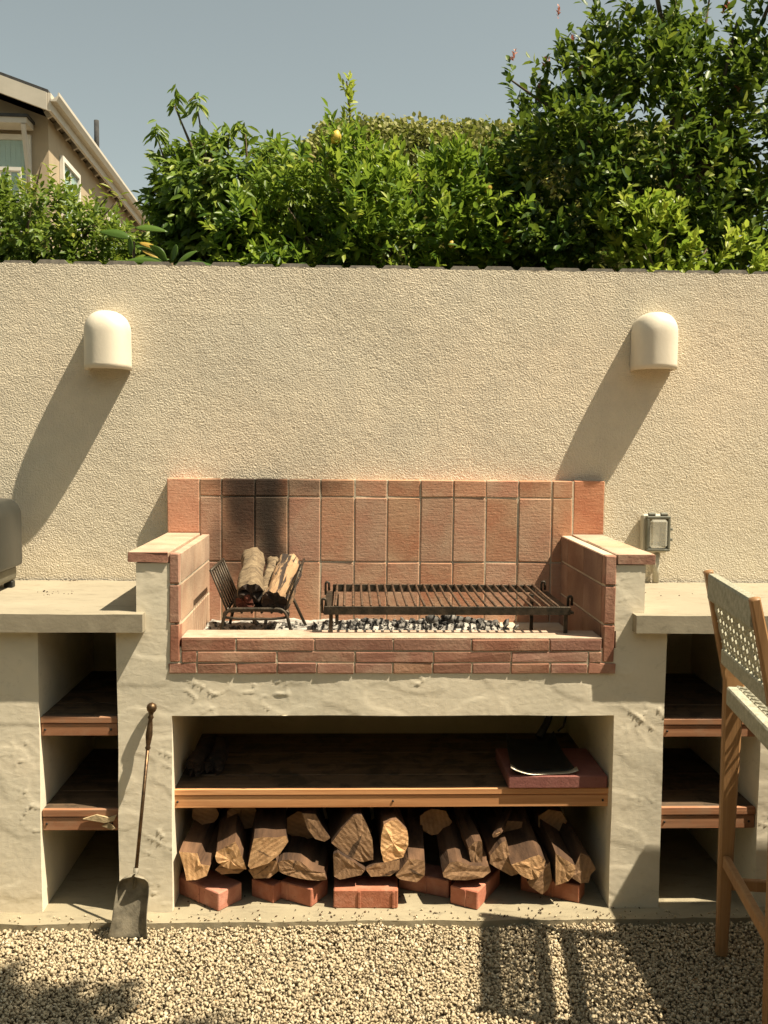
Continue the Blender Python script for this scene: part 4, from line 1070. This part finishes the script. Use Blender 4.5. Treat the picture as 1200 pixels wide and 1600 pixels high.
# lemon tree
lt = thing('lemon_tree', 'dense bright green lemon tree with a few yellow fruits behind the wall', 'tree', (.22, 1.15, -.06))
r = Rg(31)
bl = [(-.10, 1.05, 2.32, .36, .40, .36), (.30, 1.10, 2.32, .40, .42, .34), (.60, 1.15, 2.27, .28, .4, .34), (-.33, 1.05, 2.22, .30, .38, .30), (.45, 1.05, 2.50, .22, .3, .14), (-.04, 1.05, 2.62, .10, .2, .16), (.1, 1.1, 2.0, .8, .35, .35)]
P, D = blob_sites(bl, 330, r, -.12, 4.2); A1 = sprays(P, D, 9, .10, .062, .42, 52, 0, .4, r)
k = 60; Pt = np.column_stack([-.03+r.normal(0, .012, 12), np.full(12, 1.0), np.linspace(2.66, 2.98, 12)]); A2 = sprays(Pt, np.tile([[.02, -.05, 1.]], (12, 1))+r.normal(0, .2, (12, 3)), 8, .07, .045, .45, 50, 0, .3, r)
A2[5][:] = .95
shx = [(-.07, 2.62), (.02, 2.66), (.08, 2.56), (.37, 2.58), (.50, 2.60), (.56, 2.56), (.24, 2.50), (-.2, 2.45), (.68, 2.46)]
Ps = np.array([(a+r.normal(0, .03), .95, b_) for a, b_ in shx for _ in range(4)]); A3 = sprays(Ps, np.tile([[.0, -.1, 1.]], (len(Ps), 1))+r.normal(0, .25, (len(Ps), 3)), 9, .13, .06, .4, 42, 0, .3, r)
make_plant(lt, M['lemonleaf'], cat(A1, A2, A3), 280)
limbs(lt, [(.22, 1.15, -.06), (.20, 1.15, .7), (.2, 1.1, 1.4), (.18, 1.12, 1.9)], .06, branch_set((.18, 1.12, 1.8), [(-.03, 1.0, 3.0), (-.3, 1.05, 2.45), (.3, 1.0, 2.6), (.5, 1.1, 2.7), (.7, 1.1, 2.4), (-.1, 1.05, 2.6), (.1, .9, 2.5)]))
for (x, y, z, s_) in ((-.075, .80, 2.69, .026), (.690, .82, 2.28, .027), (.60, .85, 2.50, .02), (.43, .74, 2.23, .014), (-.42, .80, 2.36, .016)):
    q = MB(); q.lathe([(-1.15*s_, .08*s_), (-1.0*s_, .45*s_), (-.55*s_, .85*s_), (0, s_), (.55*s_, .85*s_), (1.0*s_, .42*s_), (1.2*s_, .18*s_), (1.28*s_, 0)], Vector((x, y, z))-Vector(lt.location), (.3, -.2, 1), 14)
    q.build('lemon', M['lemon'], lt)
# narrow-leaved tree on the left
nt_ = thing('loquat_tree', 'loose drooping-leaved tree with bare twigs rising over the wall beside the house', 'tree', (-.60, 1.5, -.06))
r = Rg(32)
bl = [(-.62, 1.35, 2.46, .33, .36, .34), (-.82, 1.4, 2.40, .15, .3, .30), (-.45, 1.4, 2.48, .28, .3, .28), (-.70, 1.4, 2.1, .45, .35, .3), (-.70, 1.4, 2.66, .26, .2, .12)]
P, D = blob_sites(bl, 480, r, -.18, 4.2); A1 = sprays(P, D, 9, .10, .072, .42, 62, .6, .4, r)
tips = [(-.85, 1.25, 2.96), (-.93, 1.25, 2.80), (-.74, 1.25, 2.94), (-.68, 1.3, 2.80), (-.52, 1.3, 2.86), (-.42, 1.3, 2.78), (-.92, 1.3, 2.62), (-.60, 1.3, 2.84)]
Pq = np.array([t_ for t_ in tips for _ in range(3)])+r.normal(0, .015, (len(tips)*3, 3)); A2 = sprays(Pq, np.tile([[0, 0, 1.]], (len(Pq), 1))+r.normal(0, .35, (len(Pq), 3)), 8, .06, .085, .24, 75, 1.1, .3, r)
make_plant(nt_, M['treeleaf'], cat(A1, A2), 160)
limbs(nt_, [(-.60, 1.5, -.06), (-.62, 1.5, .8), (-.6, 1.45, 1.6), (-.62, 1.42, 2.1)], .055, branch_set((-.62, 1.42, 2.05), tips+[(-.3, 1.2, 2.75), (-.36, 1.2, 2.72)]))
# vine-like hedge left
vh = thing('vine_thicket', 'low tangled vine thicket above the wall below the house', 'shrub', (-1.5, .9, -.06)); r = Rg(33)
bl = [(-1.75, .95, 2.24, .35, .35, .26), (-1.38, .95, 2.22, .30, .33, .24), (-1.12, .9, 2.12, .22, .3, .20), (-1.55, .95, 1.95, .75, .3, .25), (-2.3, 1.0, 2.2, .5, .4, .3)]
P, D = blob_sites(bl, 620, r, -.3, 4); A1 = sprays(P, D, 9, .09, .040, .5, 60, .2, .5, r)
Pq = np.array([(-1.38, .8, 2.36), (-1.40, .8, 2.44), (-1.33, .8, 2.50), (-1.10, .8, 2.36), (-1.06, .8, 2.40), (-1.22, .8, 2.34), (-1.02, .8, 2.38), (-1.62, .8, 2.42)]); A2 = sprays(Pq, np.tile([[.3, 0, 1.]], (len(Pq), 1)), 7, .08, .05, .28, 70, .5, .3, r); A2[5][:] = r.uniform(.85, 1, len(A2[5]))
make_plant(vh, M['vineleaf'], cat(A1, A2), 160)
limbs(vh, [(-1.5, .9, -.06), (-1.5, .9, 1.0), (-1.45, .9, 1.9)], .04, branch_set((-1.45, .9, 1.8), [(-1.34, .8, 2.56), (-1.06, .8, 2.42), (-1.7, .9, 2.3), (-1.02, .8, 2.40), (-1.40, .8, 2.5)]))
# big glossy shrub right
gs = thing('glossy_shrub', 'tall dark glossy shrub with pink-tipped shoots behind the wall', 'shrub', (1.6, 1.1, -.06)); r = Rg(34)
bl = [(1.30, 1.1, 2.55, .55, .45, .62), (1.28, 1.1, 3.0, .27, .35, .36), (1.40, 1.15, 3.38, .20, .3, .36), (2.0, 1.1, 2.65, .45, .45, .6), (2.12, 1.1, 3.2, .30, .35, .36), (.98, 1.05, 2.60, .26, .35, .36), (1.05, 1.0, 2.25, .38, .35, .30), (1.02, 1.3, 2.45, .36, .3, .42), (1.6, 1.05, 2.2, 1.0, .38, .40), (2.5, 1.2, 2.8, .6, .5, .9)]
P, D = blob_sites(bl, 330, r, -.1, 3.6); A1 = sprays(P, D, 8, .12, .058, .55, 55, 0, .5, r)
shoots = []
for (x, z, h_, lean) in ((.80, 2.78, .26, -.35), (.90, 2.80, .20, -.1), (1.08, 2.92, .22, -.4), (1.02, 2.75, .15, -.5), (1.25, 3.20, .35, -.1), (1.42, 3.2, .4, .1), (1.55, 3.20, .25, .3), (1.60, 3.0, .3, .25), (1.80, 3.1, .22, -.4), (1.86, 3.2, .25, -.1), (1.95, 3.3, .25, .1), (1.20, 3.05, .25, -.35), (.95, 2.7, .2, -.5)):
    for k in range(5):
        f_ = k/4; shoots.append(((x+lean*h_*f_, .98, z+h_*f_), (lean, -.1, 1.)))
Ps = np.array([s_[0] for s_ in shoots])+r.normal(0, .012, (len(shoots), 3)); Ds = np.array([s_[1] for s_ in shoots]); A2 = sprays(Ps, Ds, 6, .08, .055, .52, 55, 0, .4, r)
make_plant(gs, M['shrubleaf'], cat(A1, A2), 280)
Pp = Ps[4::5]+np.array([0, 0, .05]); Pp = np.concatenate([Pp, np.array([(1.05+r.uniform(-.3, .9), .9, 2.9+r.uniform(-.2, .5)) for _ in range(10)]), np.array([(1.15, .72, 2.08), (1.2, .72, 2.09)])])
A3 = sprays(np.repeat(Pp, 2, 0)+r.normal(0, .01, (len(Pp)*2, 3)), np.tile([[0, -.1, 1.]], (len(Pp)*2, 1)), 6, .03, .024, .5, 50, 0, .3, r)
me = leaves_mesh('pink_tips', A3[0]-np.array(gs.location), A3[1], A3[2], A3[3], A3[4], A3[5]); o = link('pink_tips', me, M['pink'], gs); o['kind'] = 'stuff'
limbs(gs, [(1.6, 1.1, -.06), (1.58, 1.1, .9), (1.6, 1.1, 1.8), (1.55, 1.1, 2.4)], .07, branch_set((1.55, 1.1, 2.3), [(.72, 1.0, 3.02), (1.0, 1.0, 3.1), (1.30, 1.0, 3.75), (1.44, 1.0, 3.7), (1.62, 1.0, 3.4), (1.75, 1.0, 3.3), (1.98, 1.0, 3.6)]))
# bright small shrub lower right
bs = thing('bright_shrub', 'small yellow-green shrub in front of the dark glossy one at the wall top', 'shrub', (1.42, .62, -.06)); r = Rg(35)
bl = [(1.32, .62, 2.15, .22, .18, .22), (1.55, .62, 2.10, .22, .18, .18), (1.18, .62, 2.28, .10, .12, .12), (1.4, .62, 1.9, .4, .2, .2)]
P, D = blob_sites(bl, 420, r, -.1, 5); A1 = sprays(P, D, 8, .08, .05, .5, 45, 0, .4, r); A1[5][:] = np.clip(A1[5]+.25, 0, 1)
make_plant(bs, M['lemonleaf'], A1, 180)
limbs(bs, [(1.42, .62, -.06), (1.42, .62, 1.0), (1.42, .62, 1.9)], .025, branch_set((1.42, .62, 1.8), [(1.2, .6, 2.3), (1.5, .6, 2.2), (1.35, .6, 2.35)]))
# broad leaves
def broad(root, x, z, y, ang, L, Wd, mat, tilt=.2, curl=.25):
    rows = []; d = Vector((math.cos(ang), 0, math.sin(ang))); nrm = Vector((0, -1, 0)) if abs(tilt) > .9 else Vector((-math.sin(ang)*.6, -.75, .5)).normalized()
    sd_ = d.cross(nrm).normalized(); off = Vector(root.location)
    for i in range(11):
        u = i/10; hw = Wd*math.sin(math.pi*min(1, u*.94+.04))**.8*(1-.25*u); row = []
        for j in range(7):
            v = -1+j/3; p = Vector((x, y, z))+d*(L*u)+sd_*(hw*v)+nrm*(-.12*abs(v)*hw*2+.0) + Vector((0, 0, -1))*curl*L*u*u
            row.append(tuple(p-off))
        rows.append(row)
    o = sheet(rows, .0008, mat, 'leaf', root); me = o.data; at = me.attributes.new('rnd', 'FLOAT', 'POINT'); at.data.foreach_set('value', np.full(len(me.vertices), random.random(), np.float32)); return o
b1 = thing('broad_leaf_plant', 'broad-leaved plant with one yellowing leaf standing over the wall', 'plant', (-.86, .45, -.06))
for a in ((-.86, 2.21, .15, .13, .020), (-.88, 2.17, 2.7, .13, .024), (-.86, 2.14, -.15, .13, .022), (-.88, 2.10, 1.6, .10, .020), (-.84, 2.06, .5, .13, .018), (-.90, 2.08, 3.3, .11, .02)):
    broad(b1, a[0], a[1], .42, a[2], a[3], a[4], M['bigleaf'])
broad(b1, -.84, 2.15, .41, -.1, .08, .014, M['yellowleaf']); broad(b1, -.83, 2.12, .41, -.25, .07, .011, M['yellowleaf'])
limbs(b1, [(-.86, .45, -.06), (-.86, .45, 1.1), (-.87, .44, 2.16)], .014, [])
b2 = thing('strap_leaf_plant', 'plant with long arching leaves fanned just over the wall top', 'plant', (-.70, .42, -.06))
for a in ((-.70, 2.06, .25, .20, .022), (-.72, 2.06, 2.75, .20, .022), (-.71, 2.07, 1.4, .11, .024), (-.74, 2.05, 3.05, .16, .018), (-.69, 2.06, .9, .13, .02), (-.73, 2.07, 2.1, .13, .02)):
    broad(b2, a[0], a[1], .38, a[2], a[3], a[4], M['bigleaf'], curl=.35)
limbs(b2, [(-.70, .42, -.06), (-.70, .41, 1.1), (-.71, .39, 2.07)], .012, [])
# clipped hedge far behind
hg = thing('clipped_hedge', 'tall clipped yellow-green hedge rising far behind the lemon tree', 'hedge', (.6, 6.2, -.06)); r = Rg(36)
k = 46000; u = r.uniform(0, 1, k); X = -.9+4.6*u; 
def hedge_top(X): return 4.40 - 1.1*np.clip((-.15-X)/.75, 0, 1)**1.7 + .05*perlin(np.stack([X*2.5, X*0, X*0], 1))
side = r.random(k) < .72; Zt = hedge_top(X)
Zz = np.where(side, 2.6+(Zt-2.6)*r.uniform(0, 1, k), Zt - .02*r.random(k)); Yy = np.where(side, 5.6 + .35*np.clip((Zz-(Zt-.35))/.35, 0, 1)**2 + .06*perlin(np.stack([X*5, Zz*5, X*0], 1)), r.uniform(5.9, 7., k))
P = np.column_stack([X, Yy, Zz])+r.normal(0, .03, (k, 3)); D = r.normal(0, 1, (k, 3))+np.array([0, -.3, .25])
me = leaves_mesh('foliage', P-np.array(hg.location), D, r.normal(0, .6, (k, 3))+np.array([0, -.5, .7]), r.uniform(.035, .06, k), r.uniform(.035, .05, k), np.clip(.5+.5*perlin(P*2.2)+r.normal(0, .15, k), 0, 1)); o = link('foliage', me, M['hedgeleaf'], hg); o['kind'] = 'stuff'
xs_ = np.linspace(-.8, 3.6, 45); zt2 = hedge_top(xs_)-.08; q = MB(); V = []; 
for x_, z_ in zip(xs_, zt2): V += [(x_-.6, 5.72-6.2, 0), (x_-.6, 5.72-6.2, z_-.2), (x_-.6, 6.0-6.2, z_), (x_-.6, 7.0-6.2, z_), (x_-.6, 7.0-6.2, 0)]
F = [(i*5+j, (i+1)*5+j, (i+1)*5+j+1, i*5+j+1) for i in range(44) for j in range(4)]; q.add(V, F); q.build('shade_core', M['core'], hg)  # solid dark core, its colour standing in for shade inside the hedge
# overhanging tree behind the camera, only its shade is in the picture
ot = thing('shade_tree', 'slim tree outside the view whose leafy shade falls on the gravel', 'tree', (2.3, -3.3, -.06)); r = Rg(37)
bl = [(1.00, -1.90, 3.7, .27, .13, .22), (1.36, -1.97, 3.6, .20, .10, .2), (1.0, -2.15, 3.75, .5, .2, .22), (1.8, -2.8, 3.5, .3, .3, .2)]
P, D = blob_sites(bl, 230, r, -.2, 4); A1 = sprays(P, D, 9, .16, .09, .45, 55, .1, .5, r)
make_plant(ot, M['treeleaf'], A1, 0)
limbs(ot, [(2.3, -3.3, -.06), (2.25, -3.25, 1.2), (2.1, -3.0, 2.5), (1.6, -2.5, 3.4), (1.05, -2.0, 3.7)], .06, [])

gh = thing('sky_blocking_hedge', 'unseen dark green hedge added to keep sky light out of the niches', 'hedge', (0, -6.8, -.06)); r = Rg(38)  # hedge added out of view to block sky light and darken the niches
q = MB(); q.box(-6, 6, -.5, .5, 0, 3.4, .1); q.box(-6.6, -5.6, .6, 6.4, 0, 3.0, .1); q.box(5.6, 6.6, .6, 6.4, 0, 2.6, .1); q.build('shade_core', M['core'], gh)
k = 16000; sel = r.random(k); X = np.where(sel < .5, r.uniform(-6, 6, k), np.where(sel < .75, -5.6, 5.6)); Yy = np.where(sel < .5, .5, r.uniform(.5, 6.4, k)); Zz = r.uniform(0, 3.4, k)*np.where(sel < .5, 1, np.where(sel < .75, .9, .78))
P = np.column_stack([X, Yy, Zz])+r.normal(0, .07, (k, 3)); D = r.normal(0, 1, (k, 3)); me = leaves_mesh('foliage', P, D, r.normal(0, 1, (k, 3)), r.uniform(.1, .17, k), r.uniform(.05, .08, k), r.uniform(0, 1, k)); o = link('foliage', me, M['treeleaf'], gh); o['kind'] = 'stuff'

# ------------------------------------------------------------------ house
M['housewall'] = simple('tan_house_stucco', (.38, .30, .20), (.42, .33, .215), 6, .9)
M['trim'] = simple('cream_trim_paint', (.50, .45, .36), (.56, .50, .41), 5, .7)
M['roof'] = simple('dark_roof_shingle', (.035, .035, .035), (.06, .058, .055), 20, .9)
M['soffit'] = simple('soffit_paint', (.30, .25, .18), (.34, .28, .20), 5, .8)
M['curtain'] = simple('green_blind', (.26, .38, .30), (.38, .50, .40), 5, .7)
m, t, b = new_mat('window_glass'); b.inputs['Roughness'].default_value = .03; b.inputs['Base Color'].default_value = (.6, .75, .7, 1); tp = t.nodes.new('ShaderNodeBsdfTransparent'); ms = t.nodes.new('ShaderNodeMixShader'); ms.inputs[0].default_value = .25; t.links.new(tp.outputs[0], ms.inputs[1]); t.links.new(b.outputs[0], ms.inputs[2]); t.links.new(ms.outputs[0], t.nodes['Material Output'].inputs[0]); M['glass'] = m
hs_ = thing('tan_house', 'tan two-storey house with cream gutter, dark roof and green-curtained window', 'house', (-3.66, 8.5, -.06), math.radians(2.4))
# local: x<0 to the left along the gable front, y>0 back along the side wall; corner of walls at origin; z from ground
def hz_(z): return z+.06
q = MB()
def ridge(x): return 5.33 + (-x)*.335
q.add([(0, 0, 0), (-4.2, 0, 0), (-4.2, 0, ridge(-4.2)), (-.0, 0, ridge(0)-.06), (0, 9, 0), (0, 9, ridge(0)-.06), (-4.2, 9, 0), (-4.2, 9, ridge(-4.2))], [(0, 1, 2, 3), (0, 3, 5, 4), (4, 5, 7, 6), (1, 6, 7, 2)])
q.build('wall', M['housewall'], hs_)
q = MB()     # roof slab overhanging
x0, x1, y0, y1 = -4.3, .12, -.45, 9.4
z0_, z1_ = ridge(x0)+.12, ridge(x1)+.12
rf = q.add([(x0, y0, z0_), (x1, y0, z1_), (x1, y1, z1_), (x0, y1, z0_), (x0, y0, z0_+.035), (x1, y0, z1_+.035), (x1, y1, z1_+.035), (x0, y1, z0_+.035)], [(0, 1, 2, 3), (7, 6, 5, 4), (0, 4, 5, 1), (1, 5, 6, 2), (2, 6, 7, 3), (3, 7, 4, 0)]).build('roof', M['roof'], hs_)
q = MB(); q.add([(x0, y0+.02, z0_-.20), (x1-.01, y0+.02, z1_-.20), (x1-.01, y0+.02, z1_-.002), (x0, y0+.02, z0_-.002), (x0, y0-.02, z0_-.20), (x1-.01, y0-.02, z1_-.20), (x1-.01, y0-.02, z1_-.002), (x0, y0-.02, z0_-.002)], [(0, 1, 2, 3), (7, 6, 5, 4), (0, 4, 5, 1), (1, 5, 6, 2), (2, 6, 7, 3), (3, 7, 4, 0)]); q.build('barge_board', M['trim'], hs_)
q = MB(); q.box(x1-.005, x1+.030, y0, y1, z1_-.20, z1_-.001); q.build('fascia', M['trim'], hs_)
q = MB(); q.prism([(x1+.031, z1_-.10), (x1+.10, z1_-.10), (x1+.13, z1_-.04), (x1+.13, z1_-.002), (x1+.12, z1_-.002), (x1+.11, z1_-.04), (x1+.05, z1_-.085), (x1+.031, z1_-.06)], y0-.02, y1, 'y'); q.build('gutter', M['trim'], hs_)
q = MB(); q.add([(-.02, y0+.03, ridge(0)-.02), (x1-.01, y0+.03, z1_-.03), (x1-.01, y1, z1_-.03), (-.02, y1, ridge(0)-.02)], [(0, 1, 2, 3)]); q.build('soffit', M['soffit'], hs_)
for k in range(22):
    y = -.1+k*.42; q = MB(); q.bar((0.0, y, ridge(0)-.07), (x1-.012, y, z1_-.085), .045, .09, side=(0, 1, 0)); q.build('rafter', M['trim'], hs_)
def house_window(face, u0, u1, z0, z1, muntins=1, nm='window'):
    """face 'f': front (x,z) ; 's': side (y,z)"""
    fr = MB(); fw_ = .06
    def B_(a0, a1, d0, d1, c0, c1, mb):
        if face == 'f': mb.box(a0, a1, -d1, -d0, c0, c1)
        else: mb.box(d0, d1, a0, a1, c0, c1)
    B_(u0-fw_, u1+fw_, .004, .05, z1, z1+fw_, fr); B_(u0-fw_, u1+fw_, .004, .06, z0-fw_, z0, fr); B_(u0-fw_, u0, .004, .05, z0, z1, fr); B_(u1, u1+fw_, .004, .05, z0, z1, fr)
    wd = fr.build(nm, M['white'], hs_)
    g_ = MB(); B_(u0, u1, .016, .020, z0, z1, g_); g_.build('pane', M['glass'], wd)
    c_ = MB(); n_ = max(4, int((u1-u0)/.06))
    for i in range(n_):
        a = u0+(u1-u0)*i/n_; B_(a, a+(u1-u0)/n_*.93, .006, .010+.003*(i % 2), z0, z1, c_)
    c_.build('blind', M['curtain'], wd)
    if muntins:
        m_ = MB(); B_(u0, u1, .021, .030, (z0+z1)/2-.012, (z0+z1)/2+.012, m_); B_((u0+u1)/2-.012, (u0+u1)/2+.012, .0205, .0305, z0, z1, m_); m_.build('muntin', M['white'], wd)
    return wd
house_window('f', -1.40, -.26, hz_(4.20), hz_(4.93))
house_window('s', .55, 1.35, hz_(4.15), hz_(4.85)); house_window('s', 3.3, 4.1, hz_(4.15), hz_(4.85))
# hood and bracket over the front window
q = MB(); q.box(-1.6, -.16, -.34, -.052, hz_(5.035), hz_(5.10)); q.build('window_hood', M['trim'], hs_)
q = MB(); q.box(-1.62, -.14, -.36, -.052, hz_(5.102), hz_(5.135)); q.build('hood_flashing', M['roof'], hs_)
q = MB(); q.bar((-.20, -.33, hz_(5.03)), (-.20, -.055, hz_(4.25)), .05, .05); q.build('hood_bracket', M['trim'], hs_)
# balcony rail
bl_ = link('balcony_rail', None, None, hs_)
q = MB(); q.box(-1.7, -.16, -.60, -.56, hz_(4.42), hz_(4.46)); q.build('top_rail', M['white'], bl_)
q = MB(); q.box(-1.7, -.16, -.60, -.56, hz_(3.72), hz_(3.76)); q.build('bottom_rail', M['white'], bl_)
for k in range(14):
    x_ = -1.68+k*.115; q = MB(); q.box(x_, x_+.025, -.592, -.568, hz_(3.762), hz_(4.418)); q.build('baluster', M['white'], bl_)
q = MB(); q.box(-1.7, -.16, -.60, -.0, hz_(3.55), hz_(3.70)); q.build('balcony_floor', M['trim'], hs_)
q = MB(); q.tube([(.10, 2.2, 5.3), (.10, 2.2, 5.95)], .035, 10); q.build('vent_pipe', M['roof'], hs_)

# ------------------------------------------------------------------ bits of bark and dry leaf on the slab and in the gravel
r = Rg(51); k = 260
bx_ = r.uniform(-.52, .9, k); by_ = np.where(r.random(k) < .65, r.uniform(-.70, -.55, k), r.uniform(-1.2, -.7, k)); bz_ = np.where(by_ > -.705, -.052, GZ+.004)
stones('bark_crumbs', np.column_stack([bx_, by_, bz_]), r.uniform(.0015, .0045, k), M['bark'], r, (.3, .7)); 
kk = 46; B_ = np.column_stack([r.uniform(-1.3, 1.4, kk), r.uniform(-1.3, -.68, kk), np.full(kk, GZ+.004)]); B_[B_[:, 1] > -.70, 2] = -.0515
me = leaves_mesh('fallen_leaves', B_, np.column_stack([r.normal(size=(kk, 2)), np.zeros(kk)]), np.tile([[0, 0, 1.]], (kk, 1))+r.normal(0, .25, (kk, 3)), r.uniform(.010, .022, kk), r.uniform(.006, .010, kk), r.uniform(0, 1, kk))
o = link('fallen_leaves', me, M['dryleaf']); o['kind'] = 'stuff'; o['label'] = 'dry brown leaves scattered on the gravel'
kk = 70; stones('counter_crumbs', np.column_stack([np.where(r.random(kk) < .6, r.normal(-.98, .05, kk), r.uniform(1.0, 1.4, kk)), np.where(r.random(kk) < .5, r.uniform(-.35, -.25, kk), r.uniform(-.03, -.018, kk)), np.full(kk, .8665)]), r.uniform(.0012, .0035, kk), M['bark'], r, (.3, .7))
bpy.data.objects['bark_crumbs']['label'] = 'crumbs of bark and dry leaf scattered on the slab'
